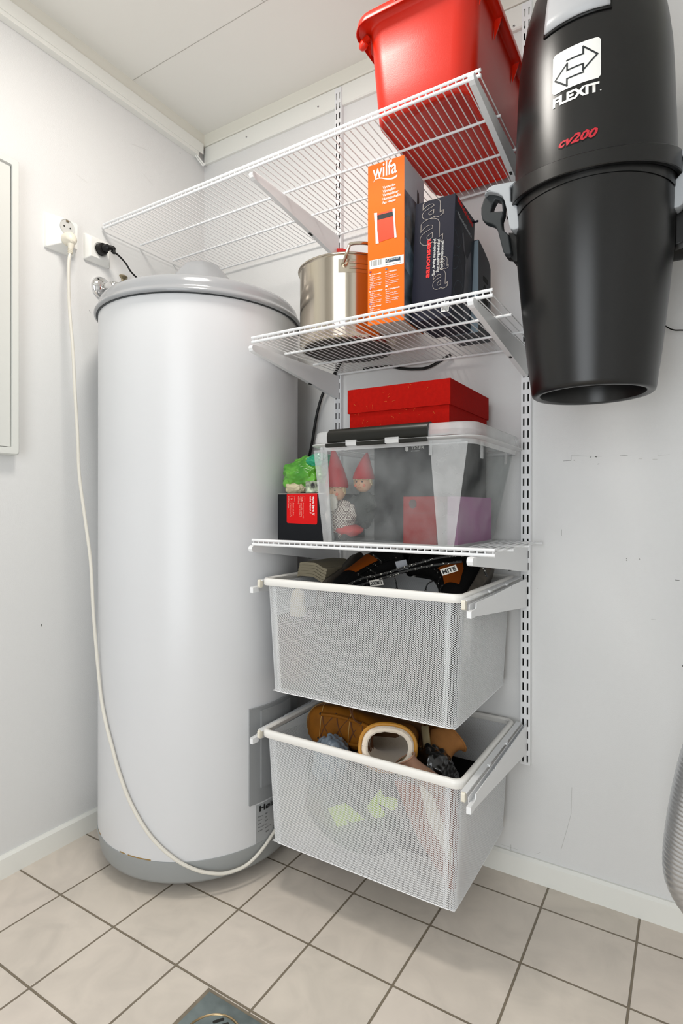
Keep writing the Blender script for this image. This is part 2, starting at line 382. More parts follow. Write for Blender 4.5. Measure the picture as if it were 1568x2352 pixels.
# ------------------------------------------------------------------ sockets and plugs
def socket(name, label, y0, y1, z0, z1, inset, lo, th=.034):
    s = thing(name, label, 'socket', (0, (y0+y1)/2, (z0+z1)/2))
    mb = MB(); a, b, c_, d = inset
    mb.rings([[Vector((x, y, z)) for y, z in P] for x, P in ((0, rrect(y0, y1, z0, z1, .004)), (.007, rrect(y0, y1, z0, z1, .004)), (.010, rrect(y0+.001, y1-.001, z0+.001, z1-.001, .004)), (th, rrect(y0+a, y1-b, z0+c_, z1-d, .003)))], cap0=True, cap1=True)
    mb.build('face_plate', M_WHITE2, s, ang=25)
    return s
s1 = socket('wall_socket', 'white double wall socket nearer the cabinet with a cream plug in its lower outlet', -.6245, -.5365, 1.7335, 1.8315, (.034,.004,.018,.006), 0, .030)
s2 = socket('wall_socket', 'white single wall socket near the shelf end with a black plug pushed in', -.502, -.415, 1.7445, 1.823, (.012,.012,.011,.011), 0, .022)
def well(par, y, z, x, r=.021):
    mb = MB(); mb.lathe([(r+.0015,0),(r+.0015,.0012),(r,.0012),(r-.001,-.0),(.0001,-.0)], n=40)
    for v in mb.bm.verts: v.co = Vector((x+.0004+v.co.z, y+v.co.x, z+v.co.y))
    o = mb.build('outlet', mat('socket_inner', 'CFCFCB', .4), par)
    for dy in (-.0095, .0095):
        MB().tube([(x+.0002, y+dy, z), (x+.0012, y+dy, z)], .0024, 10).build('pin_hole', M_SLOT, o)
    MB().box((x, y-.004, z+r-.006), (x+.004, y+.004, z+r-.002)).build('earth_clip', M_BRASS, o, smooth=False)
well(s1, -.573, 1.803, .030)
well(s2, -.4585, 1.784, .022)
pc = thing('power_cord', 'long cream power cord hanging from the double socket and looping in front of the heater', 'cord', (.04, -.573, 1.76))
yp, zp = -.574, 1.766
mb = MB(); R = []
for dx, ry, rz, dz in ((.031,.018,.018,0),(.040,.019,.019,0),(.052,.018,.018,-.001),(.060,.013,.013,-.004),(.064,.005,.006,-.006)):
    R.append([Vector((dx, yp+ry*cos(2*pi*k/28), zp+dz+rz*sin(2*pi*k/28))) for k in range(28)])
mb.rings(R, cap0=True, cap1=True)
mb.tube([(.050, yp, zp-.008), (.050, yp, zp-.022), (.048, yp, zp-.032), (.047, yp, zp-.044)], [.011,.009,.0062,.0055], 14)
for k in range(5): mb.tube([(.0475, yp, zp-.030-k*.003), (.0475, yp, zp-.0315-k*.003)], .0075, 14)
mb.build('plug', M_IVORY, pc)
P = [Vector((.047, yp, zp-.04))]
for (u, v) in ((157.5,610),(159,700),(167,800),(172,900),(178,1000),(182,1090),(195,1190),(208,1290),(214,1400),(222,1500)):
    P.append(U(u, v, y=-.582 if v < 1300 else -.590))
for q_ in ((232,1600),(243,1660),(257,1715),(272,1770),(300,1845),(345,1920),(400,1972),(450,1998),(490,2006),(520,2005),(555,1993),(580,1975),(606,1945),(628,1912)):
    P.append(Ucyl(q_[0], q_[1], TC, .2975))
for a, z in ((6,.13),(20,.17)): P.append(Vector((TC[0]+.2975*cos(RAD(a)), TC[1]+.2975*sin(RAD(a)), z)))
MB().tube(catmull(P, 6), .0044, 10).build('cable', mat('cream_cable', 'DCD8CE', .35), pc)
bc = thing('power_cord', 'short black power cord running from the single socket down behind the grey lid', 'cord', (.03, -.4585, 1.784))
mb = MB().tube([(.0226,-.4585,1.784),(.030,-.4585,1.784),(.0385,-.4585,1.784),(.040,-.4585,1.784)], [.0185,.0185,.0165,.012], 26)
P0 = U(241,574,x=.05); 
mb.tube(catmull([(.038,-.4585,1.784),(.052,-.452,1.786),(.058,-.440,1.786),U(262,582,x=.062)], 5), [.0105]*6+[.0075]*6+[.005]*4, 12)
mb.build('plug', M_BLACKS, bc)
MB().tube(catmull([U(255,577,x=.060), U(270,585,x=.066), U(288,604,x=.072), U(304,628,x=.078), (.078,-.33,1.705), (.055,-.24,1.70), (.035,-.10,1.62), (.03,-.04,1.4)], 6), .0028, 8).build('cable', M_BLACKS, bc)

# ------------------------------------------------------------------ cabinet on the left wall
cb = thing('wall_cabinet', 'flat white metal wall cabinet with a recessed door, cut off by the left frame edge', 'cabinet', (0, -.95, 1.52))
def frame(x0, x1, y0, y1, z0, z1, w, m, name, par):
    mb = MB()
    o = rrect(y0, y1, z0, z1, .006, 3); i = rrect(y0+w, y1-w, z0+w, z1-w, .004, 3)
    mb.rings([[Vector((0, y, z)) for y, z in o], [Vector((x1-.004, y, z)) for y, z in o], [Vector((x1, y*1+(-.003 if y > (y0+y1)/2 else .003), z+(-.003 if z > (z0+z1)/2 else .003))) for y, z in o], [Vector((x1, y, z)) for y, z in i], [Vector((x0, y, z)) for y, z in i]])
    return mb.build(name, m, par, ang=30)
frame(.012, .030, -1.30, -.709, 1.132, 1.924, .0195, mat('cabinet_frame', 'DCDDD8', .4), 'frame', cb)
MB().box((.0, -1.28, 1.1535), (.024, -.7315, 1.909)).build('door', mat('cabinet_door', 'D9DAD5', .35), cb, smooth=False, bevel=.0015)
MB().box((.0, -1.29, 1.14), (.010, -.715, 1.915)).build('door_gap', M_SLOT, cb, smooth=False)

# ------------------------------------------------------------------ rails, brackets, shelves
XL, XRl = .6062, 1.1966
def rail(label, x):
    t = thing('wall_rail', label, 'rail', (x, 0, .309), group=None)
    xs = [-.0125,-.0078,-.0038,.0038,.0078,.0125]; y = -.016
    mb = MB(); bm = mb.bm; zc = [.3249+.032*n for n in range(63)]; zs = [.309]
    for z in zc: zs += [z-.0098, z+.0098]
    zs.append(2.335)
    grid = [[bm.verts.new((x+a, y, z)) for a in xs] for z in zs]
    for i in range(len(zs)-1):
        for j in range(5):
            if i % 2 == 1 and j in (1, 3): continue
            bm.faces.new((grid[i][j], grid[i][j+1], grid[i+1][j+1], grid[i+1][j]))
    for sg, col_ in ((-1, 0), (1, 5)):
        a = [bm.verts.new((x+sg*.0125, -.0005, z)) for z in (zs[0], zs[-1])]
        f = [grid[i][col_] for i in range(len(zs))]
        for i in range(len(zs)-1):
            pass
        q = [bm.verts.new((x+sg*.0125, -.0005, z)) for z in zs]
        for i in range(len(zs)-1): bm.faces.new((f[i], f[i+1], q[i+1], q[i]))
        for v_ in a: bm.verts.remove(v_)
    o = mb.build('channel', M_WHITE, t, smooth=False)
    md = o.modifiers.new('thick', 'SOLIDIFY'); md.thickness = .0013; md.offset = -1
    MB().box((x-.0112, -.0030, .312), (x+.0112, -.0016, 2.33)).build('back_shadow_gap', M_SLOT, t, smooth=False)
    return t
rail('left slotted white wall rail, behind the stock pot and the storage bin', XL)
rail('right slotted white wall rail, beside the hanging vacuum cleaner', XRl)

def shelf_bracket(x, z, label):
    t = thing('shelf_bracket', label, 'bracket', (x, -.016, z), group=None)
    k_ = .027 if x < .9 else 0
    P = [(-.016, z), (-.458, z), (-.4635, z-.003), (-.4655, z-.009), (-.462, z-.0155), (-.452, z-.0185), (-.40, z-.024), (-.05, z-.068), (-.030, z-.070), (-.0165, z-.070)]
    P = [(a+k_ if a < -.38 else a, b) for a, b in P]
    MB().prism(P, 'x', x-.0062, x+.0062).build('arm', M_WHITE, t, smooth=False, bevel=.0015)
    MB().box((x-.003, -.175, z-.0538), (x+.003, -.160, z-.0510)).build('slot', M_SLOT, t, smooth=False)
    return t
for k, (zs, nm) in enumerate(((1.8626, 'empty-ended top shelf'), (1.4169, 'middle shelf'), (.900, 'bottom shelf'))):
    shelf_bracket(XL, zs-.0055, 'left white bracket under the %s' % nm.replace('empty-ended ', ''))
    shelf_bracket(XRl, zs-.0055, 'right white bracket under the %s' % nm.replace('empty-ended ', ''))

def wire_shelf(x0, x1, z, label):
    t = thing('wire_shelf', label, 'shelf', ((x0+x1)/2, -.02, z))
    yf = -.4395; r = .0031
    mb = MB(); mb.tube([(x0, yf, z-.0015), (x1, yf, z-.0015)], .0036, 10); mb.tube([(x0, yf-.0012, z+.0092), (x1, yf-.0012, z+.0092)], .0032, 10)
    mb.build('front_lip', M_WHITE, t)
    for y in (yf+.139, yf+.278, -.020):
        MB().tube([(x0, y, z), (x1, y, z)], r, 10).build('cross_rod', M_WHITE, t)
    n = int(round((x1-x0-.006)/.0163)); mb = MB()
    for i in range(n+1):
        x = x0+.004+(x1-x0-.008)*i/n
        mb.tube([(x, -.016, z+.0036), (x, yf+.012, z+.0036), (x, yf+.003, z+.0042), (x, yf+.0004, z+.008)], .00135, 6, caps=True)
        mb.tube([(x, yf-.0005, z+.0085), (x, yf-.0005, z-.001)], .00135, 6)
    mb.build('wire_grid', M_WHITE, t)
    return t
wire_shelf(.0101, 1.2096, 1.8626, 'long white wire shelf at the top, carrying the red tub')
wire_shelf(.613, 1.2347, 1.4169, 'white wire shelf in the middle, carrying the pot and cartons')
wire_shelf(.616, 1.2403, .900, 'white wire shelf above the baskets, carrying the clear bin')

# ------------------------------------------------------------------ baskets
def basket(dz, label, lab_l, lab_r):
    t = thing('mesh_basket', label, 'basket', (.9, -.22, .523+dz))
    ztop, zbot = .797+dz, .523+dz
    top = (.644, 1.160, -.419, -.024); bot = (.656, 1.146, -.408, -.032); r = .018
    def loop(q):
        x0, x1, y0, y1 = q
        S = []   # list of (kind, data, length) using top lengths
        return x0, x1, y0, y1
    tx0, tx1, ty0, ty1 = top
    Lf = tx1-tx0-2*r; Ls = ty1-ty0-2*r; La = pi/2*r
    segs = [('s', Lf), ('a', La), ('s', Ls), ('a', La), ('s', Lf), ('a', La), ('s', Ls), ('a', La)]
    tot = sum(s[1] for s in segs)
    def P(u, v, h=0):
        f = v/(ztop-zbot); x0, x1, y0, y1 = [a+(b-a)*f for a, b in zip(top, bot)]
        u = u % tot; k = 0
        while k < 7 and u > segs[k][1]+1e-9: u -= segs[k][1]; k += 1
        g = u/segs[k][1]; z = ztop-v
        if k == 0: return Vector((x0+r+(x1-x0-2*r)*g, y0-h, z)), Vector((0,-1,0))
        if k == 2: return Vector((x1+h, y0+r+(y1-y0-2*r)*g, z)), Vector((1,0,0))
        if k == 4: return Vector((x1-r-(x1-x0-2*r)*g, y1+h, z)), Vector((0,1,0))
        if k == 6: return Vector((x0-h, y1-r-(y1-y0-2*r)*g, z)), Vector((-1,0,0))
        c = {1: (x1-r, y0+r, -pi/2), 3: (x1-r, y1-r, 0), 5: (x0+r, y1-r, pi/2), 7: (x0+r, y0+r, pi)}[k]
        a = c[2]+g*pi/2; e = Vector((cos(a), sin(a), 0))
        return Vector((c[0], c[1], z))+e*(r+h), e
    Hh = ztop-zbot; p, q = .0065, .0040; w, th = .00080, .0012
    br = [0]; acc = 0
    for kd, L in segs:
        if kd == 'a': br += [acc+L*i/4 for i in range(1, 5)]
        else: br.append(acc+L)
        acc += L
    br = br+[b+tot for b in br]+[b-tot for b in br]; br = sorted(set(round(b, 7) for b in br))
    mb = MB(); bm = mb.bm
    def bar(pts):
        prev = None
        for i, (c, n) in enumerate(pts):
            d = (pts[min(i+1, len(pts)-1)][0]-pts[max(i-1, 0)][0]).normalized(); s = d.cross(n).normalized()*w/2; nn = n*th/2
            vs = [bm.verts.new(c+s+nn), bm.verts.new(c-s+nn), bm.verts.new(c-s-nn), bm.verts.new(c+s-nn)]
            if prev:
                for j in range(4): bm.faces.new((prev[j], prev[(j+1) % 4], vs[(j+1) % 4], vs[j]))
            prev = vs
    du = Hh/q*p      # horizontal run of one full diagonal
    def family(sg, ua, ub, off, h):
        k0 = int((ua-du)/p)-1; k1 = int((ub+du)/p)+1
        for k in range(k0, k1):
            u0 = k*p+off; u1 = u0+sg*du
            lo, hi = min(u0, u1), max(u0, u1); a, b = max(lo, ua), min(hi, ub)
            if b-a < 1e-5: continue
            us = [a]+[x for x in br if a+1e-5 < x < b-1e-5]+[b]
            bar([P(u, Hh*(u-u0)/(u1-u0), h) for u in us])
    for sg in (1, -1): family(sg, 0, tot, 0, 0)
    o = mb.build('mesh_side', M_WHITE, t, smooth=False)
    mb = MB(); bm = mb.bm      # overlap where the mesh is welded at the corners
    for c0 in (Lf-.012, 0+.0, tot-La-.004, Lf+La+.001):
        mb = MB(); bm = mb.bm
        family(1, c0, c0+.012, p*.45, -.0012)
        mb.build('corner_overlap', M_WHITE, t, smooth=False)
    mb = MB(); bm = mb.bm
    x0, x1, y0, y1 = bot
    for sg in (1, -1):
        k = 0
        Wd, Dp = x1-x0, y1-y0; run = Dp/q*p
        for k in range(int(-run/p)-1, int((Wd+run)/p)+1):
            u0 = k*p; u1 = u0+sg*run; lo, hi = min(u0, u1), max(u0, u1); a, b = max(lo, 0), min(hi, Wd)
            if b-a < 1e-5: continue
            bar([(Vector((x0+u, y0+Dp*(u-u0)/(u1-u0), zbot)), Vector((0,0,1))) for u in (a, b)])
    mb.build('mesh_bottom', M_WHITE, t, smooth=False)
    # seams: top band and bottom edge wire
    mb = MB(); N = 96
    mb.tube([P(tot*i/N, Hh)[0] for i in range(N)]+[P(0, Hh)[0]], .0013, 6)
    mb.build('bottom_edge', M_WHITE, t)
    rx0, rx1, ry0, ry1 = .632, 1.172, -.431, -.014; mb = MB()
    def rr(i, z): return [Vector((a, b, z)) for a, b in rrect(rx0+i, rx1-i, ry0+i, ry1-i, .026-i*.8, 8)]
    zt = .813+dz
    mb.rings([rr(.0135, zt-.004), rr(.0115, zt-.001), rr(.008, zt), rr(.004, zt-.0005), rr(.001, zt-.003), rr(0, zt-.007), rr(0, zt-.0165), rr(.0015, zt-.0185), rr(.004, zt-.018), rr(.005, zt-.010), rr(.0125, zt-.009), rr(.0135, zt-.004)])
    mb.build('rim', mat('white_rim', 'EDEBE6', .3), t, ang=50)
    # side runners on the frame brackets
    for sx, xb, lb in ((-1, XL+.008, lab_l), (1, XRl, lab_r)):
        b = thing('basket_bracket', lb, 'bracket', (xb, -.016, .806+dz))
        zr, zf = .806+dz, .8005+dz; kk = .027 if sx < 0 else 0
        Pp = [(-.0165, zr), (-.165, zr-.002), (-.168, zr-.009), (-.172, zr-.0105), (-.174, zr-.002), (-.300, zr-.0045), (-.303, zr-.012), (-.307, zr-.0135), (-.309, zr-.0045), (-.436, zf), (-.4375, zf-.010), (-.452, zf-.0115), (-.466, zf-.0115), (-.4695, zf-.015), (-.4680, zf-.0205), (-.461, zf-.0245), (-.03, zr-.0755), (-.0165, zr-.0755)]
        xo = xb+sx*.004; Pp = [(a+kk if a < -.43 else a, b_) for a, b_ in Pp]
        MB().prism(Pp, 'x', xo-.0009, xo+.0009).build('side_plate', M_WHITE, b, smooth=False)
        tipb = MB().box((xb-.004, -.4695+kk, zf-.0265), (xb+.0055, -.446+kk, zf-.0125))
        tipb.build('tip', M_WHITE, b, smooth=False, bevel=.0025)
        xi = xb-sx*.006
        MB().prism([(-.0165, zr-.004), (-.450+kk, zf-.002), (-.450+kk, zf-.0165), (-.0165, zr-.02)], 'x', xi-.0008, xi+.0008).build('inner_plate', M_WHITE, b, smooth=False)
        MB().prism([(-.0165, zr-.0185), (-.450+kk, zf-.0150), (-.450+kk, zf-.0165), (-.0165, zr-.02)], 'x', min(xi, xo), max(xi, xo)).build('track', M_WHITE, b, smooth=False)
        # the runner belongs to the basket
        xq = xb-sx*.015
        mb = MB(); mb.prism([(-.02, zt-.004), (-.452+kk, zt-.006), (-.452+kk, zt-.0085), (-.02, zt-.0065)], 'x', min(xq-.0065, xq+.0065), max(xq-.0065, xq+.0065))
        rn = mb.build('runner', M_WHITE, t, smooth=False, bevel=.0008)
        e = MB().prism(rrect(-.458+kk, -.446+kk, zt-.026, zt-.006, .004, 3), 'x', xq-.0045, xq+.0035).build('end_cap', M_IVORY, rn, smooth=False, bevel=.001)
        for yy in (-.17, -.305):
            MB().box((xq-.002+sx*.006, yy-.006, zt-.0085), (xq+.002+sx*.008, yy+.006, zt-.004)).build('stop_clip', M_WHITE, rn, smooth=False, bevel=.001)
    return t
basket(0, 'upper white wire mesh basket full of black hiking boots', 'left white slide bracket of the upper mesh basket', 'right white slide bracket of the upper mesh basket')
basket(-.387, 'lower white wire mesh basket holding a tan lined boot', 'left white slide bracket of the lower mesh basket', 'right white slide bracket of the lower mesh basket')
#SECTION2
# ------------------------------------------------------------------ things on the top shelf
tt = thing('plastic_tub', 'large glossy red plastic tub standing on the top wire shelf', 'tub', (1.065, -.22, 1.868))
mb = MB(); z0 = 1.8685
def tr(x0, x1, y0, y1, r, z): return [Vector((a, b, z)) for a, b in rrect(x0, x1, y0, y1, r, 8)]
b_ = (.9515, 1.1785, -.418, -.034); t_ = (.937, 1.196, -.434, -.026)
def lerp(f, e=0, r=.045): return tr(*[(a+(c-a)*f)+s*e for a, c, s in zip(b_, t_, (-1,1,-1,1))], r, z0+.222*f)
mb.rings([tr(.965,1.165,-.405,-.047,.035,z0+.0035), tr(.962,1.168,-.408,-.044,.036,z0), lerp(0,-.006,.04), lerp(.018,-.001), lerp(.05), lerp(.3), lerp(.6), lerp(.93)]+
 [tr(.934,1.199,-.437,-.022,.046,z0+.212), tr(.920,1.211,-.449,-.010,.050,z0+.214), tr(.914,1.2150,-.454,-.006,.050,z0+.213), tr(.910,1.2175,-.4575,-.004,.050,z0+.205), tr(.909,1.2180,-.458,-.0035,.050,z0+.206), tr(.912,1.2165,-.456,-.005,.050,z0+.222), tr(.918,1.213,-.45,-.008,.05,z0+.227), tr(.937,1.196,-.434,-.026,.046,z0+.226), tr(.942,1.191,-.43,-.03,.044,z0+.22)]+
 [tr(.942,1.191,-.43,-.03,.044,z0+.19), tr(.955,1.175,-.414,-.038,.043,z0+.01)], cap0=True, cap1=True)
mb.build('body', M_REDT, tt, ang=45)
# gusset ribs under the rim
for sx in (-1, 1):
    x = .934 if sx < 0 else 1.1985
    for y in (-.405, -.30, -.15, -.06):
        MB().prism([(x-sx*.004, z0+.165), (x+sx*.0135, z0+.211), (x-sx*.004, z0+.211)], 'y', y-.0012, y+.0012).build('rim_rib', M_REDT, tt, smooth=False)
MB().tube(catmull([(.934,-.41,z0+.205),(.927,-.415,z0+.195),(.925,-.42,z0+.185),(.93,-.425,z0+.178),(.937,-.428,z0+.182)],5), [.0085]*21, 12).build('hinge_lug', M_REDT, tt)
MB().box((1.025,-.4590,z0+.214),(1.043,-.4582,z0+.219)).build('moulded_mark', M_TEXTW, tt, smooth=False)

# ------------------------------------------------------------------ cartons
def carton(name, label, cat, x, y, z, w, d, h, rot, m, leanx=0, group=None, bevel=.0012, part='carton'):
    t = thing(name, label, cat, (x, y, z), group)
    c, s = cos(rot), sin(rot)
    def T(a, b, k): return Vector((x+a*c-b*s+k*leanx, y+a*s+b*c, z+k))
    mb = MB(); mb.box((0,0,0), (w,d,h))
    for v in mb.bm.verts: v.co = T(*v.co)
    body = mb.build(part, m, t, smooth=False, bevel=bevel)
    up = (T(0,0,h)-T(0,0,0)).normalized()
    F = Face(T(0,0,0), T(w,0,0)-T(0,0,0), up); S = Face(T(w,0,0), T(w,d,0)-T(w,0,0), up)
    return t, body, F, S, T
M_OR = mat('orange_card', 'EE6E08', .55, spec=.25, var=.05, vscale=6)
t, body, F, S, T = carton('product_box', 'tall orange fan heater carton on the middle shelf, beside the steel pot', 'box', .9179, -.3798, 1.4225, .0928, .1229, .3772, .0403, M_OR)
photo = mat('side_photo', '8B9DAE', .35, c2='0F2028', vscale=14)
S.rect(.0012, .1217, .0012, .376, mat('side_card', 'CBD3DA', .35), body, 'side_print')
S.rect(.0012, .1217, .0012, .30, photo, body, 'side_print', h=.0006)
fig = mat('photo_skin', '8E8A86', .4, c2='5A5F68', vscale=30)
S.poly([(.025+.022*cos(a)*(1+.1*sin(3*a)), .215+.035*sin(a)) for a in [2*pi*k/20 for k in range(20)]], fig, body, 'side_print', h=.0008)
S.poly([(.002,.12),(.05,.11),(.055,.17),(.03,.19),(.002,.19)], mat('photo_cloth', '5E7488', .5, c2='8FA6B8', vscale=40), body, 'side_print', h=.0009)
S.poly([(.075,.24),(.095,.25),(.088,.33),(.078,.335)], M_DARKG, body, 'side_print', h=.0009)
M_FAL = M_TEXTW
def pl(F, pts): return [F.px(*p) for p in pts]
a0, b0 = F.px(854.5, 411.5); a1, b1 = F.px(912, 391)
a0, b0 = F.px(856, 412); 
F.text('wilfa', a0, F.px(884, 404)[1], M_TEXTW, body, size=.047, width=F.px(911,395)[0]-a0, bold=.012, name='printed_logo')
sw = catmull([F.px(856.5,419)+(0,), F.px(863,412)+(0,), F.px(874,409)+(0,), F.px(890,411)+(0,), F.px(903,409)+(0,), F.px(912,403)+(0,)], 6)
n_ = len(sw); P = [(p.x, p.y+.0004+.0020*i/n_) for i, p in enumerate(sw)]+[(p.x, p.y-.0004-.0020*i/n_) for i, p in reversed(list(enumerate(sw)))]
F.poly(P, M_TEXTW, body, 'printed_swoosh')
for s, (u, v), u2 in (('Varmevifte',(879,434.5),908),('Värmefläkt',(879,443.5),909),('Varmeblæser',(879,452),915),('Lämpöpuhallin',(879,461),919.5),('Fan Heater',(879,469.5),909.5)):
    a, b = F.px(u, v); a2, _ = F.px(u2, v-6); F.text(s, a, b, M_TEXTW, body, size=.0088, width=a2-a, bold=.01)
R1 = mat('heater_red', 'EE4A28', .4, var=.08)
F.poly(pl(F, [(866,492),(902,481),(905,545),(869,557)]), R1, body, 'printed_picture', h=.0006)
F.poly(pl(F, [(866.5,495),(902,486),(902.5,496),(867,506)]), M_DARKG, body, 'printed_picture', h=.0009)
F.poly(pl(F, [(859,490),(866,489),(866.5,530),(870,559),(863,560.5),(862,530)]), mat('picture_white','E4E6E8',.4), body, 'printed_picture', h=.0011)
F.poly(pl(F, [(901.5,480),(907,479),(907.5,510),(911,545),(906,547),(904,510)]), mat('picture_white','E4E6E8',.4), body, 'printed_picture', h=.0011)
F.poly(pl(F, [(848.5,599),(926.9,584.5),(926.9,604.8),(848.8,619)]), M_TEXTW, body, 'printed_strip', h=.0005)
for i in range(22):
    u = 851.2+i*1.15; 
    if i % 5 == 3: continue
    v = 599-(u-848.5)*.185
    wv = (.25,.45,.3,.6)[i % 4]
    F.poly(pl(F, [(u, v+1.2), (u+wv, v+1.1), (u+wv, v+14), (u, v+14.1)]), M_TEXTK, body, 'barcode', h=.0008)
F.poly(pl(F, [(885,595.5),(919.5,589),(919.5,603.2),(885,609.6)]), mat('navy_print', '1E3446', .5), body, 'printed_strip', h=.0007)
F.poly(pl(F, [(885.6,604.4),(918.9,598.2),(918.9,602.7),(885.6,609)]), M_TEXTW, body, 'printed_strip', h=.0009)
a, b = F.px(896.5, 598.8); F.text('Nemko', a, b+.001, M_TEXTW, body, size=.0062, width=F.px(915.5,594)[0]-a, bold=.03)
ca, cb_ = F.px(891.2, 598.6); F.stroke([(ca+.0036*cos(2*pi*k/16), cb_+.0036*sin(2*pi*k/16)) for k in range(16)], .0006, M_TEXTW, body, closed=True, h=.0010)
F.stroke([(ca-.002, cb_+.002), (ca+.002, cb_-.002)], .0006, M_TEXTW, body, h=.0010)
lines = ['- 1000 / 2000 W', '- Innebygd 1000 W - 2000 W', '- Termostat - velg ønsket temperatur', '  romtemp', '- Gulvvifte - overopphetingsvern', '- Kaldluft og varmluft innstilling', '- Vekt 1,5 kg']
for (u, v, hd, fl) in ((848.5, 634, 'Nr 1 Varmevifte', ('B22A3C','24418E')), (884.5, 627.5, 'Nr 1 Värmefläkt', ('2C66A8','E7D34A')), (848.5, 672.5, 'Nr 1 Varmeblæser', ('C8102E','F4F4F4')), (885, 667, 'Nr 1 Lämpöpuhallin', ('F4F4F4','2C66A8')), (848.5, 707, 'Nr 1 Fan Heater', ('3A4AA0','C04050'))):
    a, b = F.px(u, v); 
    F.text(hd, a, b, M_TEXTW, body, size=.0046, bold=.02)
    F.rect(a, a+.005, b+.0065, b+.0105, mat('flag_'+fl[0], fl[0], .5), body, 'printed_flag', h=.0006)
    F.rect(a+.0015, a+.0025, b+.0065, b+.0105, mat('flag_'+fl[1], fl[1], .5), body, 'printed_flag', h=.0008)
    for i, s in enumerate(lines): 
        if v > 700 and i > 3: break
        F.text(s, a, b-.0048-i*.0042, M_TEXTW, body, size=.0033, width=(.013,.031,.034,.012,.034,.032,.014)[i]*(.92 if u < 870 else .98))
MB().box((.9195,-.377,1.7997),(1.0085,-.262,1.8009), Matrix.Translation((.9179,-.3798,0)) @ Matrix.Rotation(.0403,4,'Z') @ Matrix.Translation((-.9179,.3798,0))).build('top_flap', mat('grey_card','B8B0A8',.7), t, smooth=False)
M_UNDER = mat('grey_card','B8B0A8',.7)
mb = MB(); V_ = [mb.bm.verts.new(T(a, b, -.0004)) for a, b in ((.001,.001),(.0918,.001),(.0918,.122),(.001,.122))]; mb.bm.faces.new(V_); mb.bm.faces.new([mb.bm.verts.new(v.co+Vector((0,0,.0003))) for v in V_]); mb.build('bottom_flap', M_UNDER, body, smooth=False)


M_NAVY = mat('navy_card', '1C1C2B', .5, spec=.2, var=.1, vscale=5)
t, body, F, S, T = carton('product_box', 'dark navy kitchen appliance carton leaning on the middle shelf', 'box', 1.0163, -.349, 1.4225, .0949, .1424, .2711, .0207, M_NAVY, leanx=.0406)
S.rect(.001, .141, .001, .270, mat('navy_side', '070B18', .4, spec=.25, c2='141A2C', vscale=8), body, 'side_print')
M_OUT = mat('outline_print', 'B9AFA6', .5)
# giant outlined letters, turned on their side
def big_a(px0, px1, size, rot=0):
    a, b = F.px(*px0); F.text('a', a, b, M_OUT, body, size=size, rot=rot, outline=.00045, name='printed_letter_outline')
a, b = F.px(957, 566); F.text('a', a, b, M_OUT, body, size=.115, width=.056, bold=.02, outline=.0005, name='printed_letter_outline')
a, b = F.px(960, 508); F.text('a', a, b, M_OUT, body, size=.085, width=.052, bold=.02, outline=.0005, name='printed_letter_outline')
a, b = F.px(990, 667); F.text('a', a, b, M_OUT, body, size=.085, width=.036, bold=.02, outline=.0005, name='printed_letter_outline')
a, b = F.px(1004, 622); F.text('a', a, b, M_OUT, body, size=.055, width=.022, bold=.02, outline=.0005, name='printed_letter_outline')
a, b = F.px(982, 640); a2, b2 = F.px(982, 553); F.text('aanonsen', a, b, M_TEXTR2, body, size=.0165, width=b2-b, bold=.03, rot=pi/2, name='printed_logo')
for s, u, v, v2 in (('Stor, kraftig mandelkvern!', 994, 635, 552), ('Stor doseringsbeholder!', 1003, 628, 553), ('Stor kvernetrommel!', 1012, 621, 557)):
    a, b = F.px(u, v); _, b2 = F.px(u, v2); F.text(s, a, b, M_TEXTW, body, size=.0092, width=b2-b, rot=pi/2)
S.text('aanonsen', .014, .262, M_TEXTR2, body, size=.018, width=.11, bold=.03, rot=-.12)
S.text('Mandelkvern', .020, .232, M_SILVERP, body, size=.013, width=.10, rot=-.12)
for cx, cz, r in ((.02,.20,.035),(.0,.15,.04),(.03,.10,.04),(.05,.05,.04)):
    S.stroke([(max(.002,cx+r*cos(k/24*2*pi)), cz+r*1.1*sin(k/24*2*pi)) for k in range(25)], .0006, mat('thin_line','5E7080',.5), body)
S.poly([(.055,.205),(.062,.21),(.085,.15),(.080,.07),(.088,.02),(.125,.02),(.135,.12),(.12,.19),(.095,.16),(.07,.17)], mat('chopper_picture','3C3B42',.4,c2='6A6870',vscale=20), body, 'side_print', h=.0008)
F.rect(.072,.090,.012,.034, M_TEXTW, body, 'printed_label')
for i in range(7): F.rect(.0735+i*.0022,.0745+i*.0022,.015,.031, M_TEXTK, body, 'barcode', h=.0007)
MB().box((T(.092,.139,.2712).x-.004, T(.092,.139,0).y, T(0,0,.2655).z), (T(.092,.139,.2712).x+.012, T(.092,.139,0).y+.003, T(0,0,.2700).z)).build('torn_flap', M_NAVY, t, smooth=False)

gt = thing('appliance_case', 'grey plastic appliance case behind the navy carton', 'case', (1.09, -.16, 1.4225))
MB().prism([(-.200,1.4225),(-.100,1.4225),(-.100,1.610),(-.115,1.6255),(-.158,1.640),(-.192,1.6485),(-.200,1.6485)], 'x', 1.045, 1.1265).build('body', mat('case_grey','44474B',.5, spec=.25), gt, smooth=False, bevel=.003)
MB().box((1.045,-.2015,1.4225),(1.1268,-.2,1.646)).build('front_edge', mat('case_edge','7E8D98',.4), gt, smooth=False)
for i in range(5): MB().box((1.1262,-.160+i*.0,1.45+i*.028),(1.1271,-.125,1.462+i*.028)).build('vent_slot', M_SLOT, gt, smooth=False)
mb=MB(); mb.prism([(-.148+.012*cos(k/16*2*pi), 1.52+.035*sin(k/16*2*pi)) for k in range(16)], 'x', 1.1262, 1.1269); mb.build('handle_hole', M_SLOT, gt)

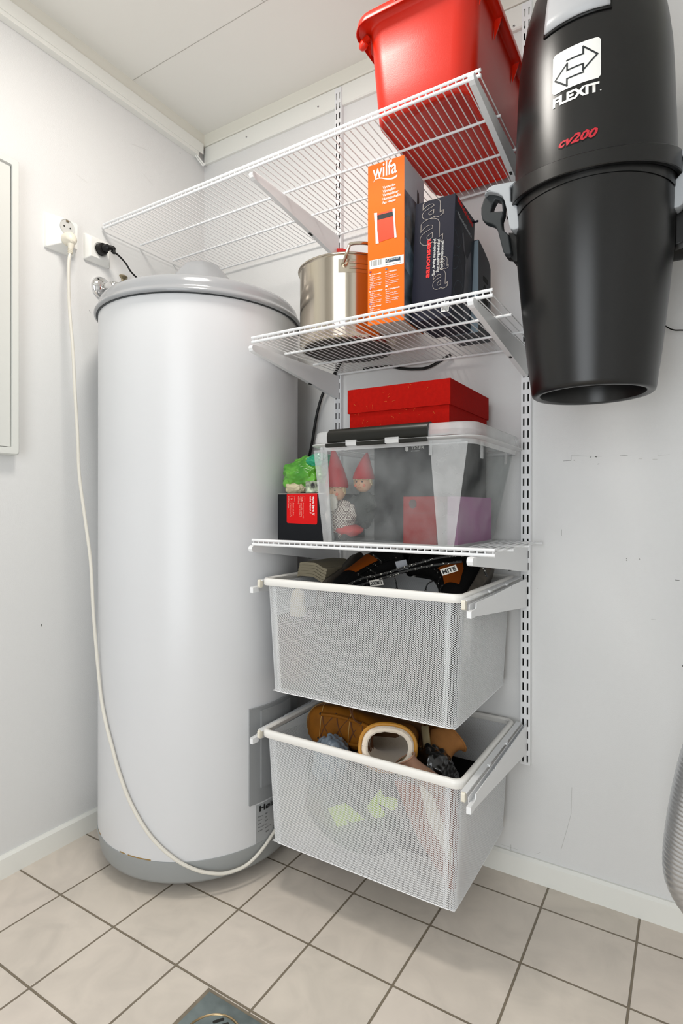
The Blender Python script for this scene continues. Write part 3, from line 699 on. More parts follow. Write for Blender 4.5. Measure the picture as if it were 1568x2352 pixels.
rb = thing('red_tag', 'small red plastic tag on the left wall rail just above the steel pot rim', 'tag', (.63, -.03, 1.80))
MB().prism([(.6044,1.8159),(.6350,1.8085),(.6590,1.7948),(.6061,1.8025)], 'y', -.032, -.0165).build('tag', mat('red_tag_plastic','C01A14',.4), rb, smooth=False, bevel=.0008)

# ------------------------------------------------------------------ stock pot
PC = (.765, -.215)
pt = thing('stock_pot', 'big stainless steel stock pot at the left of the middle shelf', 'pot', (PC[0], PC[1], 1.4225))
mb = MB(); mb.lathe([(.0001,1.4225),(.122,1.4225),(.129,1.4255),(.1325,1.432),(.1325,1.628),(.1345,1.6315),(.1375,1.6325),(.1382,1.6345),(.137,1.6365),(.1335,1.6365),(.1312,1.633),(.1305,1.43),(.0001,1.428)], PC, 96)
mb.build('body', M_STEEL, pt, ang=50)
MB().lathe([(.0001,1.4219),(.1215,1.4219),(.1220,1.4224),(.0001,1.4226)], PC, 64).build('base_plate', mat('dull_base','4A453E',.6,metal=.4,var=.2,vscale=30), pt)
for a in (-44, 136):
    e = Vector((cos(RAD(a)), sin(RAD(a)), 0)); tg = Vector((-e.y, e.x, 0)); c0 = Vector((PC[0], PC[1], 0))+e*.1325
    plt = cyl_patch(PC, .1325, a-26, a+26, 1.586, 1.620, M_STEEL, 'handle_plate', pt, .0015, .0008, 16)
    for zz in (1.610, 1.597): 
        MB().tube([Vector((PC[0]+.1338*cos(RAD(a+q)), PC[1]+.1338*sin(RAD(a+q)), zz)) for q in range(-14, 15, 4)], .0028, 8).build('plate_rib', M_STEEL, plt)
    pts = []
    for s, o, z in ((-.048,.002,1.606),(-.049,.016,1.607),(-.047,.030,1.617),(-.043,.036,1.632),(-.036,.038,1.641),(0,.040,1.643),(.036,.038,1.641),(.043,.036,1.632),(.047,.030,1.617),(.049,.016,1.607),(.048,.002,1.606)):
        q = c0+tg*s+e*(o-(s*s)/(2*.1325)); pts.append(Vector((q.x, q.y, z)))
    MB().tube(catmull(pts, 5), .0042, 10).build('handle', M_STEEL, pt)

# black flex behind the shelves
fx = thing('loose_cable', 'thick black cable running down the back wall between the heater and the bin', 'cable', (.56, -.02, 1.3))
MB().tube(catmull([(.42,-.02,.98),(.46,-.02,1.04),U(712,1040,y=-.02),U(728,950,y=-.02),U(745,895,y=-.02),(.60,-.024,1.42),(.64,-.03,1.47)], 8), .0046, 8).build('cable', M_BLACKS, fx)
f2 = thing('loose_cable', 'black cable bowing just below the back of the middle shelf', 'cable', (.87, -.012, 1.40))
MB().tube(catmull([(.70,-.012,1.425),U(890,842,y=-.012),U(920,846,y=-.012),U(950,847.5,y=-.012),U(985,843,y=-.012),(.985,-.012,1.43)], 8), .0045, 8).build('cable', M_BLACKS, f2)
f3 = thing('loose_cable', 'thin black cord loop on the wall to the right of the vacuum cleaner', 'cable', (1.56, -.01, 1.4))
MB().tube(catmull([(1.50,-.008,1.44),U(1533,752,y=-.008),U(1545,757.5,y=-.008),U(1560,758.5,y=-.008),(1.58,-.008,1.408),(1.63,-.008,1.43),(1.66,-.008,1.5)], 8), .0016, 6).build('cable', M_BLACKS, f3)

# ------------------------------------------------------------------ clear storage bin
M_CLR = translucent('frosted_clear_plastic', 'E4E6E6', .075, .2)
M_CLRC = translucent('frosted_column_plastic', 'ECECEC', .27, .2)
M_CLR2 = translucent('frosted_rim_plastic', 'EAEAEA', .52, .22)
sb = thing('storage_bin', 'clear plastic storage bin with black clip handles on the bottom shelf', 'storage bin', (.975, -.235, .9055))
zb = .9065
bb = (.797, 1.136, -.384, -.085); bt = (.7865, 1.1780, -.412, -.046)
def bl(f, e=0, r=.03):
    x0, x1, y0, y1 = [a+(c-a)*f for a, c in zip(bb, bt)]
    P = []
    R_ = rrect(x0-e, x1+e, y0-e, y1+e, r, 6)
    z = zb+.226*f
    cx0, cx1 = x0+.026+f*.016, x1-.030-f*.03
    # recessed front panel between the two corner columns
    out = []
    for i, (a, b) in enumerate(R_): out.append((a, b))
    fr = [(cx0-.006, y0-e), (cx0, y0-e+.010), (cx1, y0-e+.010), (cx1+.006, y0-e)]
    out = out+fr  # rrect ends at the lower-left corner arc, so the front edge is last
    return [Vector((a, b, z)) for a, b in out]
mb = MB(); mb.rings([bl(f, 0) for f in (0, .25, .5, .75, 1)]+[bl(1, -.0018), bl(.5, -.0018), bl(.012, -.0018)], cap0=False, cap1=True)
mb.build('body', M_CLR, sb, ang=25)
for x0_, x1_, sx in ((.7975, .8220, -1), (1.0985, 1.1345, 1)):
    mb = MB(); x0t, x1t = (.7870, .8265) if sx < 0 else (1.0905, 1.1750)
    mb.rings([[Vector(p) for p in ((a0, yy, zz), (a0, yy-.0012, zz), (a1, yy-.0012, zz), (a1, yy, zz))] for zz, a0, a1, yy in ((zb+.001, x0_, x1_, -.3850), (zb+.225, x0t, x1t, -.4130))], cap0=True, cap1=True)
    mb.build('corner_column', M_CLRC, sb, smooth=False)

mb = MB(); mb.rings([[Vector((a, b, z)) for a, b in rrect(bb[0]+i, bb[1]-i, bb[2]+i, bb[3]-i, .028, 6)] for z, i in ((zb-.0008, .004), (zb-.0008, .0015), (zb+.005, -.0005))], cap0=True)
mb.build('bottom_edge', M_CLR2, sb)
mb = MB(); ro = (.771, 1.200, -.427, -.024)
def q4(i, z, r=.045): return [Vector((a, b, z)) for a, b in rrect(ro[0]+i, ro[1]-i, ro[2]+i, ro[3]-i, r-i*.5, 8)]
mb.rings([q4(.016, zb+.222), q4(.014, zb+.232), q4(.004, zb+.234), q4(0, zb+.236), q4(0, zb+.2385), q4(.004, zb+.2395), q4(.014, zb+.238), q4(.018, zb+.236)])
mb.build('rim', M_CLR2, sb, ang=50)
mb = MB(); mb.rings([q4(.006, zb+.2405), q4(.006, zb+.250), q4(.009, zb+.262), q4(.009, zb+.266), q4(.012, zb+.2685), q4(.022, zb+.2685), q4(.027, zb+.264), q4(.030, zb+.257), q4(.06, zb+.2565, .04)], cap1=True)
lidb = mb.build('lid', translucent('frosted_lid_plastic', 'E6E7E7', .42, .22), sb, ang=40)
for (y, u0, u1) in ((-.428, .8345, 1.0895),):
    n = 14
    prof = [(-.002, zb+.2365),(-.0105, zb+.2375),(-.0155, zb+.243),(-.0170, zb+.252),(-.0150, zb+.262),(-.006, zb+.2705),(.006, zb+.2735),(.018, zb+.2725),(.019, zb+.2695),(.006, zb+.2695),(-.004, zb+.2660)]
    P = [(y+.014+a*.85, z) for a, z in prof]
    cl = MB().prism(P, 'x', u0, u1).build('clip_handle', mat('clip_black', '14140F', .35, spec=.35), sb, smooth=True, ang=40, bevel=.0008)
    for a, b in ((u0-.002, u0+.052), (u0+.082, u0+.154), (u0+.190, u1-.001)):
        MB().prism(rrect(y-.0035, y+.006, zb+.2285, zb+.2375, .002, 3), 'x', a, b).build('clip_hinge', mat('clip_black', '14140F', .35, spec=.35), cl, smooth=False)
    for a, b in ((u0+.053, u0+.081), (u0+.155, u0+.189)):
        MB().box((a, y-.0025, zb+.2300), (b, y+.006, zb+.2425)).build('hinge_lug', M_CLR2, sb, smooth=False, bevel=.001)
# lug strips under the rim
for x, y in ((.8105, -.4125), (1.0915, -.4125)):
    MB().box((x-.0035, y-.0015, zb+.200), (x+.0035, y, zb+.232)).build('rim_lug', M_CLRC, sb, smooth=False)
for y in (-.33, -.14):
    MB().box((1.1765, y-.006, zb+.195), (1.1795, y+.006, zb+.232)).build('rim_lug', M_CLRC, sb, smooth=False)

# contents of the bin
t, body, F, S, T = carton('shoe_box', 'large black lettered box standing inside the clear bin', 'box', .8725, -.262, .9085, .243, .165, .250, 0, mat('black_box','0C0D0F',.6, spec=.15, var=.2, vscale=12))
F.text('TIGER', *F.px(944, 1032.5), M_TEXTW, body, size=.0105, width=F.px(974,1024)[0]-F.px(944,1024)[0])
F.text('OF SWEDEN', *F.px(944, 1037.5), M_TEXTW, body, size=.0042, width=F.px(963,1024)[0]-F.px(944,1024)[0])
a, b = F.px(934, 1038); F.poly([(a-.004,b+.012),(a+.004,b+.012),(a+.004,b+.004),(a,b),(a-.004,b+.004)], M_TEXTW, body, 'printed_crest')
t, body, F, S, T = carton('gift_box', 'small red box with a round mark inside the right of the clear bin', 'box', .9985, -.352, .9085, .082, .070, .110, 0, mat('small_red_box','98140F',.7, spec=.1))
F.stroke([(0,.072),(.082,.072)], .0008, mat('dark_red_line','8A2420',.6), body)
F.poly([(.024+.0095*cos(k/20*2*pi), .093-.0+.0105*sin(k/20*2*pi)) for k in range(20)], mat('round_mark','4A2420',.6), body, 'round_mark')
pk = thing('pink_cloth', 'folded pink cloth in the right end of the clear bin', 'cloth', (1.117, -.23, .9085))
MB().box((1.104,-.345,.9085),(1.129,-.10,1.018)).build('fabric', mat('pink_cloth','B678A6',.8,var=.12,vscale=9), pk, smooth=False, bevel=.006)

def blob(c, r, sc, amp=.15, fr=2.2, sub=4, seed=0, f2=0):
    def f(q): return amp*noise.noise(q*fr+Vector((seed,0,0)))+f2*noise.noise(q*fr*2.7+Vector((0,seed,0)))
    return MB().sphere(c, r, sc, sub, f)
def doll(x, y, z, label, head, hatc, bodym, beard=False, lean=0, s=1, hat_h=.10, hat_bend=.0):
    t = thing('gnome_doll', label, 'doll', (x, y, z))
    b = blob((x, y, z+.048*s), 1, (.030*s,.024*s,.046*s), .1, 2, 3).build('body', bodym, t)
    hd = MB().sphere((x+lean, y-.006, z+.112*s), .0225*s, (1,.95,1), 3).build('head', mat('doll_skin','D9A987',.6), t)
    yf = y-.006-.0205*s
    for sx in (-1, 1):
        MB().sphere((x+lean+sx*.0078*s, yf+.001, z+.115*s), .0021*s, (1,.5,1), 2).build('eye', mat('doll_eye','2A2E38',.4), hd)
        MB().sphere((x+lean+sx*.012*s, yf+.0030, z+.106*s), .004*s, (1,.35,1), 2).build('cheek', mat('doll_cheek','D8785E',.7), hd)
    MB().sphere((x+lean, yf-.001, z+.109*s), .0028*s, (1,1,1), 2).build('nose', mat('doll_skin','D9A987',.6), hd)
    MB().tube([(x+lean-.004*s, yf+.0012, z+.1005*s), (x+lean, yf+.0003, z+.0992*s), (x+lean+.004*s, yf+.0012, z+.1005*s)], .0006, 6).build('mouth', mat('doll_mouth','A04438',.6), hd)
    hr = mat('doll_hair','C9B48C',.9,bump=.8,bscale=300)
    mb = MB()
    for k in range(16):
        a = pi+pi*k/15; mb.tube([(x+lean+.0215*s*cos(a), y-.006+.021*s*sin(a)*.98, z+.127*s), (x+lean+.0235*s*cos(a), y-.006+.0225*s*sin(a), z+(.119+.002*(k%3)-(.012 if k in (0,1,14,15) else 0))*s)], [.0035*s,.0022*s], 6)
    mb.build('hair', hr, t)
    if beard: blob((x+lean, yf+.003, z+.088*s), 1, (.014*s,.008*s,.020*s), .25, 3, 3).build('beard', mat('doll_beard','D8D2C6',.9,bump=.6,bscale=200), t)
    mb = MB(); prof = [(.0265,0),(.0275,.006),(.025,.02),(.019,.045),(.012,.07),(.006,.09),(.001,.10)]
    R = []
    for r, h in prof: R.append([Vector((x+lean+hat_bend*(h/.1)**2+r*s*cos(2*pi*k/24), y-.004+r*s*sin(2*pi*k/24), z+.122*s+h*hat_h/.1)) for k in range(24)])
    mb.rings(R, cap1=True); mb.build('hat', hatc, t)
    for sx in (-1, 1):
        MB().tube([(x+sx*.022*s, y-.004, z+.078*s), (x+sx*.034*s, y-.014, z+.058*s), (x+sx*.020*s, y-.026*s, z+.045*s)], [.009*s,.009*s,.008*s], 10).build('arm', bodym, t)
        MB().tube([(x+sx*.014*s, y-.008, z+.012), (x+sx*.015*s, y-.020, z+.008), (x+sx*.015*s, y-.030, z+.008)], [.009,.009,.007], 10).build('leg', mat('doll_boot','2C302C',.7), t)
    return t, b
plaid = bpy.data.materials.new('plaid_cloth'); plaid.use_nodes = True
nt = plaid.node_tree; bd = nt.nodes['Principled BSDF']; tc = nt.nodes.new('ShaderNodeTexCoord'); ck = nt.nodes.new('ShaderNodeTexChecker'); ck.inputs['Scale'].default_value = 260
ck.inputs['Color1'].default_value = lin('E2D8CC'); ck.inputs['Color2'].default_value = lin('5E3F3A'); nt.links.new(tc.outputs['Object'], ck.inputs['Vector']); nt.links.new(ck.outputs['Color'], bd.inputs['Base Color']); bd.inputs['Roughness'].default_value = .9
RH = mat('doll_hat_red','B3202A',.85,bump=.4,bscale=300)
p1 = doll(.8270, -.340, .911, 'bearded gnome doll in a checked shirt and tall red hat in the clear bin', None, RH, plaid, beard=True, lean=-.017, s=1.08, hat_h=.100, hat_bend=-.012)
blob((.842, -.340, .936), 1, (.040,.026,.016), .15, 2, 3).build('trousers', mat('doll_trousers','C83A38',.8), p1[0])
doll(.8620, -.295, .940, 'blond gnome doll in dark clothes and a red bobbled hat in the clear bin', None, RH, mat('doll_dark','2C302C',.85), s=1.02, hat_h=.068, hat_bend=.010)

# red lidded box on the bin
rg = thing('lidded_box', 'red handmade paper box with a lid lying on top of the clear bin', 'box', (.97, -.19, 1.166))
RX0, RX1, RY0, RY1 = .834, 1.1055, -.332, -.046; zr = zb+.2575
MB().box((RX0+.004, RY0+.004, zr), (RX1-.004, RY1-.004, 1.270)).build('base', M_REDBOX, rg, smooth=False, bevel=.0008)
MB().box((RX0, RY0, 1.2285), (RX1, RY1, 1.2875)).build('lid', M_REDBOX, rg, smooth=False, bevel=.001)
fib = mat('straw_fibre','D8843A',.7)
for k in range(26):
    x = random.uniform(RX0+.01, RX1-.01); z = random.uniform(1.180, 1.284); yy = RY0-.0003 if z > 1.2285 else RY0+.0037
    a = random.uniform(0, pi); L = random.uniform(.003, .012)
    MB().tube([(x-L/2*cos(a), yy, z-L/2*sin(a)), (x, yy, z+.0008), (x+L/2*cos(a), yy, z+L/2*sin(a))], .0002, 4).build('fibre', fib, rg)

# cake maker box with the green bag on it
t, body, F, S, T = carton('product_box', 'low black cake maker box with a red label at the left of the bottom shelf', 'box', .6365, -.362, .9055, .146, .21, .1235, 0, mat('black_card','0D1015',.5, spec=.2))
MB().box((.6362, -.3623, 1.0275), (.7828, -.152, 1.0293)).build('lid_edge', mat('card_edge','9E9E96',.6), body, smooth=False)
def G(u, v): return F.px(640+u*100/1568, 1130+v*110/1725)
a0 = G(292, 75); a1 = G(1385, 1140)
F.poly([(a0[0], .1232), (a1[0], .1232)]+[(x, y) for x, y in rrect(a0[0], a1[0], G(800,1125)[1], .12, .0045, 5) if y < .06][::1] if False else [(a0[0], .1232), (a0[0], G(0,1060)[1]), (a0[0]+.0015, G(0,1100)[1]), (a0[0]+.0045, G(0,1112)[1]), (a1[0]-.005, G(0,1140)[1]), (a1[0]-.0012, G(0,1118)[1]), (a1[0], G(0,1075)[1]), (a1[0], .1232)], mat('label_red','CC0A0C',.5, spec=.2), body, 'printed_label')
def GT(s, u, v0, v1, sz, m=M_TEXTW, bold=0): 
    a, b = G(u, v0); _, b2 = G(u, v1); F.text(s, a, b, m, body, size=sz, width=b-b2, rot=-pi/2, bold=bold)
GT('goro jern //', 1222, 160, 840, .0090, bold=.02); GT('cake maker //', 1120, 160, 780, .0078)
TS = mat('soft_print','E8A898',.5)
for s, u, v0, v1 in (('Heating plates with',872,395,940),('non-stick coating',812,400,880),('// Easy to clean //',757,395,900),('Pilot lamp',698,155,440),('Platten mit Anti-',522,395,850),('haftbeschichtung',462,395,870),('// Platzsparend //',402,395,895),('Kontroll Lampe',345,155,580)): GT(s, u, v0, v1, .0042, TS)
for s, u in (('GB', 830), ('D', 455)):
    c0 = G(u-60, 355); c1 = G(u+110 if s == 'GB' else u+120, 150)
    F.stroke(rrect(c0[0], c1[0], c0[1], c1[1], .0028, 4), .0008, TS, body, closed=True)
    GT(s, u-15, 190 if s == 'GB' else 225, 335 if s == 'GB' else 285, .0068, TS)
gb = thing('plastic_bag', 'crumpled green plastic bag lying on the black cake maker box', 'bag', (.71, -.29, 1.03))
def cr(q): return .20*noise.noise(q*1.7+Vector((3,1,0)))+.20*abs(noise.noise(q*2.9+Vector((0,5,2))))-.08*abs(noise.noise(q*5.0))
MB().sphere((.690,-.300,1.076), 1, (.078,.052,.050), 6, cr).build('bag', mat('green_film','2E7A10',.3,c2='5FA434',vscale=16,coat=.15), gb, ang=70)
MB().sphere((.728,-.300,1.112), 1, (.044,.036,.024), 5, cr).build('bag_fold', mat('teal_film','10906A',.22,coat=.3), gb, ang=70)
MB().sphere((.676,-.335,1.045), 1, (.034,.020,.018), 5, cr).build('paper_inside', mat('beige_film','B9AE90',.5), gb, ang=70)
MB().box((.722,-.356,1.031),(.764,-.350,1.060)).build('printed_panel', mat('bag_print','C9D4B8',.5,c2='16181A',vscale=60), gb, smooth=False, bevel=.001)

# ------------------------------------------------------------------ central vacuum cleaner on the wall
VC = (1.395, -.2865)
vc = thing('vacuum_cleaner', 'large black wall hung central vacuum cleaner with a white arrow emblem', 'vacuum cleaner', (VC[0], VC[1], 1.225))
front = math.atan2(CAM.y-VC[1], CAM.x-VC[0])
mb = MB(); mb.lathe([(.0001,1.262),(.012,1.259),(.014,1.2615),(.060,1.266),(.078,1.262),(.0955,1.262),(.098,1.240),(.101,1.2285),(.106,1.2255),(.112,1.2255),(.1165,1.229),(.1185,1.236),(.1215,1.262),(.1275,1.305),(.1395,1.42),(.1475,1.508),(.1502,1.58),(.1508,1.70)], VC, 128)
mb.build('dust_bucket', M_BLACK, vc, ang=40)
def wave(lo):
    def f(q, a, r, z):
        s = (1-cos(a-front))/2
        if r > .1525: q.z += (.040 if z < 1.63 else .082)*s
        return q
    return f
mb = MB(); mb.lathe([(.1505,1.632),(.1530,1.6285),(.1535,1.6110),(.1610,1.6105),(.1625,1.6120),(.1620,1.6375),(.1608,1.6390),(.1534,1.6425)], VC, 128, f=wave(0)); mb.build('collar', M_BLACK, vc, ang=28)
mb = MB(); mb.lathe([(.1520,1.60),(.1525,1.66),(.1515,1.72),(.1470,1.85),(.1440,1.90),(.1385,1.945),(.1300,1.995),(.1185,2.035),(.1010,2.072),(.0750,2.100),(.0400,2.115),(.0001,2.12)], VC, 128); mb.build('motor_housing', M_BLACK, vc, ang=50)
def Rz(z):
    T_ = [(1.60,.1520),(1.66,.1525),(1.72,.1515),(1.85,.1470),(1.90,.1440),(1.945,.1385),(1.995,.1300),(2.035,.1185),(2.072,.1010),(2.100,.0750)]
    for (z0_, r0), (z1_, r1) in zip(T_, T_[1:]):
        if z <= z1_: return r0+(r1-r0)*(z-z0_)/(z1_-z0_)
    return T_[-1][1]
def vac_patch(a0, a1, zs_, m, name, th, nn=16, edge=0):
    mb = MB(); G_ = []
    for z in zs_: G_.append([Vector((VC[0]+(Rz(z)+th)*cos(RAD(a0+(a1-a0)*k/nn)), VC[1]+(Rz(z)+th)*sin(RAD(a0+(a1-a0)*k/nn)), z)) for k in range(nn+1)])
    V = mb.rings(G_, closed=False)
    o = mb.build(name, m, vc, ang=60); md = o.modifiers.new('thick', 'SOLIDIFY'); md.thickness = th*1.6; md.offset = 0; return o
zz_ = [1.906,1.93,1.945,1.96,1.98,1.995,2.015,2.035,2.055,2.07,2.085]
vac_patch(-117.3, -70.8, zz_, mat('panel_silver','B9BBBE',.35), 'top_panel', .0035)
vac_patch(-118.8, -69.3, [1.9005]+zz_, M_BLACKS, 'panel_surround', .0016)
def VM(R_, a0, z0): return cyl_map(VC, R_, a0, z0)
def vac_shape(pts, name, m, h=.0008, par=vc, fill=True, w=0):
    mb = MB()
    def P(x, y, hh): 
        z = y; return Vector((VC[0]+(Rz(z)+hh)*cos(RAD(x)), VC[1]+(Rz(z)+hh)*sin(RAD(x)), z))
    if fill:
        # pts: list of (az, z) columns low/high
        V = [[mb.bm.verts.new(P(a, z0_+(z1_-z0_)*j/6, h)) for j in range(7)] for a, z0_, z1_ in pts]
        for i in range(len(V)-1):
            for j in range(6): mb.bm.faces.new((V[i][j], V[i+1][j], V[i+1][j+1], V[i][j+1]))
    else:
        n = len(pts)
        for (a, z), (b, y) in zip(pts, pts[1:]):
            k = .1465*pi/180; d = Vector(((b-a)*k, y-z)); L = d.length
            if L < 1e-6: continue
            d /= L; nn = Vector((-d.y, d.x))*w/2; e = d*w/2
            S_ = max(1, int(L/.006))
            prev = None
            for i in range(S_+1):
                c0 = Vector((a*k, z))+d*(L*i/S_)+(e if i == S_ else -e if i == 0 else Vector((0,0)))
                cur = (mb.bm.verts.new(P((c0+nn).x/k, (c0+nn).y, h)), mb.bm.verts.new(P((c0-nn).x/k, (c0-nn).y, h)))
                if prev: mb.bm.faces.new((prev[0], prev[1], cur[1], cur[0]))
                prev = cur
    o = mb.build(name, m, par, smooth=True, ang=80); return o
A0, A1, Z0, Z1 = -109.8, -76.9, 1.7745, 1.851
cols = []
for k in range(25):
    a = A0+(A1-A0)*k/24; d = min(a-A0, A1-a)*.00256; r = .0055; ins = 0 if d > r else r-math.sqrt(max(0, r*r-(r-d)**2))
    cols.append((a, Z0+ins, Z1-ins))
em = vac_shape(cols, 'emblem', M_TEXTW)
def EC(x, y): return (A0+(A1-A0)*x, Z1-(Z1-Z0)*y)
# arrows inside the emblem, in emblem fractions
top_ar = [(.31,.385),(.64,.385),(.64,.19),(.92,.50),(.66,.80),(.66,.62),(.31,.62),(.31,.50)]
top_ar = [(.32,.345),(.66,.345),(.66,.15),(.93,.455),(.66,.745),(.66,.565),(.325,.565),(.325,.415),(.055,.70),(.325,.985),(.325,.80),(.66,.80)]
top_ar = [(.32,.30),(.655,.30),(.655,.125),(.935,.41),(.655,.70),(.655,.545),(.325,.545),(.325,.375),(.06,.66),(.325,.925),(.325,.755),(.655,.755)]
vac_shape([EC(*p) for p in top_ar], 'emblem_arrow', M_DARKG, h=.0013, par=em, fill=False, w=.0030)
def vtext(s, a0, a1, z0, size, m, bold=0, shear=0, name='printed_text', h=.0009):
    me = text_mesh(s, 1, bold, shear); xs = [v.co.x for v in me.vertices]; x0 = min(xs); W = max(xs)-x0
    def fn(q):
        a = RAD(a0+(a1-a0)*(q.x-x0)/W); z = z0+q.y*size
        return Vector((VC[0]+(Rz(z)+h)*cos(a), VC[1]+(Rz(z)+h)*sin(a), z))
    return map_mesh(me, fn, name, m, vc)
vtext('FLEXIT', -109.3, -77.8, 1.7505, .0240, M_TEXTW, bold=.045, name='printed_name')
vtext('.', -77.4, -76.5, 1.7505, .016, M_TEXTW, bold=.02)
vtext('cv200', -104.9, -78.2, 1.6672, .0240, M_BLACKS, bold=.075, shear=.35, name='printed_shadow', h=.0006)
vtext('cv200', -104.4, -78.7, 1.6680, .0225, M_TEXTR, bold=.035, shear=.35, name='printed_model', h=.0011)
# latches
def flat_solid(name, outer, holes, y, depth, m, par, mirror=False, bev=.0025):
    cu = bpy.data.curves.new(name, 'CURVE'); cu.dimensions = '2D'; cu.fill_mode = 'BOTH'; cu.extrude = depth/2-bev; cu.bevel_depth = bev; cu.bevel_resolution = 2; cu.offset = -bev
    for pts in [outer]+holes:
        P = [U(1100+a*.12755, 400+b*.12755, y=y) for a, b in pts]
        sp = cu.splines.new('POLY'); sp.points.add(len(P)-1); sp.use_cyclic_u = True
        for k, p in enumerate(P): sp.points[k].co = ((2*VC[0]-p.x if mirror else p.x), p.z-(.035 if mirror else 0), 0, 1)
    o = bpy.data.objects.new(name, cu); col.objects.link(o); dg = bpy.context.evaluated_depsgraph_get(); dg.update()
    me = bpy.data.meshes.new_from_object(o.evaluated_get(dg)); bpy.data.objects.remove(o); bpy.data.curves.remove(cu)
    for v in me.vertices: v.co = Vector((v.co.x, y-v.co.z, v.co.y))
    me.materials.clear(); me.materials.append(m); me.name = name
    o = bpy.data.objects.new(name, me); col.objects.link(o); o.parent = par; bpy_par(o, par)
    return o
for mir in (False, True):
    lt = flat_solid('latch', [(760,175),(600,195),(400,230),(290,255),(215,290),(150,370),(128,430),(180,378),(240,372),(370,402),(450,450),(490,540),(530,700),(565,950),(590,1030),(640,1053),(730,1035),(757,990),(750,900),(718,625),(600,540),(590,300),(700,205)], [], -.345 if not mir else -.30, .030, M_SILVERP, vc, mir)
    flat_solid('latch_lever', [(240,372),(180,380),(112,480),(62,640),(62,760),(85,860),(140,905),(260,940),(325,985),(360,1060),(455,1430),(490,1475),(570,1478),(600,1440),(545,1110),(450,1040),(430,950),(425,850),(460,760),(475,600),(450,470),(370,402)], [[(320,490),(265,590),(233,715),(440,700),(432,570),(385,510)]], -.335 if not mir else -.29, .022, M_DARKG, lt, mir)
    flat_solid('latch_mount', [(520,830),(560,900),(600,1040),(700,1090),(800,1240),(830,1240),(830,600),(700,600)], [], -.325 if not mir else -.28, .03, M_BLACKS, lt, mir)
    flat_solid('latch_foot', [(560,1100),(600,1440),(580,1500),(480,1485),(520,1530),(590,1540),(650,1620),(760,1620),(760,1100)], [], -.315 if not mir else -.27, .03, M_BLACKS, lt, mir)
# wall bracket and the black pipe on the right
MB().box((1.33,-.16,1.58),(1.46,-.0005,1.98)).build('wall_mount', M_BLACKS, vc, smooth=False, bevel=.004)
q0 = U(1556,531,y=-.10); q1 = U(1556,597,y=-.10)
MB().tube([(1.42,-.10,(q0.z+q1.z)/2), (1.50,-.10,(q0.z+q1.z)/2), (2.05,-.10,(q0.z+q1.z)/2)], (q0.z-q1.z)/2, 28).build('inlet_pipe', M_BLACKS, vc)

# ------------------------------------------------------------------ flexible duct at the right
du_ = thing('flexible_duct', 'ribbed silver flexible duct curving down at the right frame edge', 'duct', (1.6, -.25, .2))
path = catmull([(1.80,-.25,1.05),(1.745,-.25,.90),(1.69,-.25,.76),(1.641,-.25,.62),(1.6085,-.25,.52),(1.591,-.25,.44),(1.578,-.25,.35),(1.574,-.25,.285),(1.582,-.25,.253),(1.604,-.25,.228),(1.640,-.25,.212),(1.69,-.25,.215),(1.74,-.25,.245),(1.78,-.25,.31),(1.80,-.25,.42),(1.81,-.25,.60),(1.81,-.25,.9)], 40)
# resample evenly
L = [0]
for a, b in zip(path, path[1:]): L.append(L[-1]+(b-a).length)
pts = []; rad = []; step = .0016; s = 0; j = 0
while s < L[-1]:
    while L[j+1] < s: j += 1
    f = (s-L[j])/(L[j+1]-L[j]); pts.append(path[j].lerp(path[j+1], f)); rad.append(.0505+.0021*abs(sin(pi*s/.0085))**.8-.001); s += step
MB().tube(pts, rad, 44, caps=False).build('duct', M_ALU, du_, ang=85)

# ------------------------------------------------------------------ floor drain
fd = thing('floor_drain', 'square galvanised floor drain with a round slotted cover at the bottom frame edge', 'drain', (.81, -.79, 0))
dx0, dx1, dy0, dy1 = .7335, .8935, -.8690, -.7095
MB().box((dx0-.009, dy0-.006, .0), (dx1+.006, dy1+.0065, .0008)).build('grout_bed', mat('grout','8A7F6E',.9,var=.2,vscale=60), fd, smooth=False)
MB().box((dx0, dy0, .0), (dx1, dy1, .0016)).build('plate', M_GALV, fd, smooth=False)
dc = (.8135, -.7893)
mb = MB(); mb.lathe([(.0585,.0016),(.0585,.0036),(.0570,.0046),(.0553,.0036),(.0545,.0018)], dc, 72); mb.build('ring', mat('bronze_edge','B09A78',.25,metal=.9), fd)
mb = MB(); mb.lathe([(.0545,.0018),(.0535,.0028),(.0001,.0030)], dc, 72); cv = mb.build('cover', M_GALV, fd)
for i in range(-3, 4):
    for r_ in (-1, 1):
        cx_, cy_ = dc[0]+i*.0125, dc[1]+r_*(.034-.0016*i*i*.9)
        c45 = [(cx_+a, cy_+b) for a, b in rrect(-.0032, .0032, -.011, .011, .003, 4)]
        R_ = Matrix.Translation((dc[0], dc[1], 0)) @ Matrix.Rotation(RAD(-38), 4, 'Z') @ Matrix.Translation((-dc[0], -dc[1], 0))
        MB().prism(c45, 'z', .0029, .00325, R_).build('drain_slot', M_SLOT, cv, smooth=False)

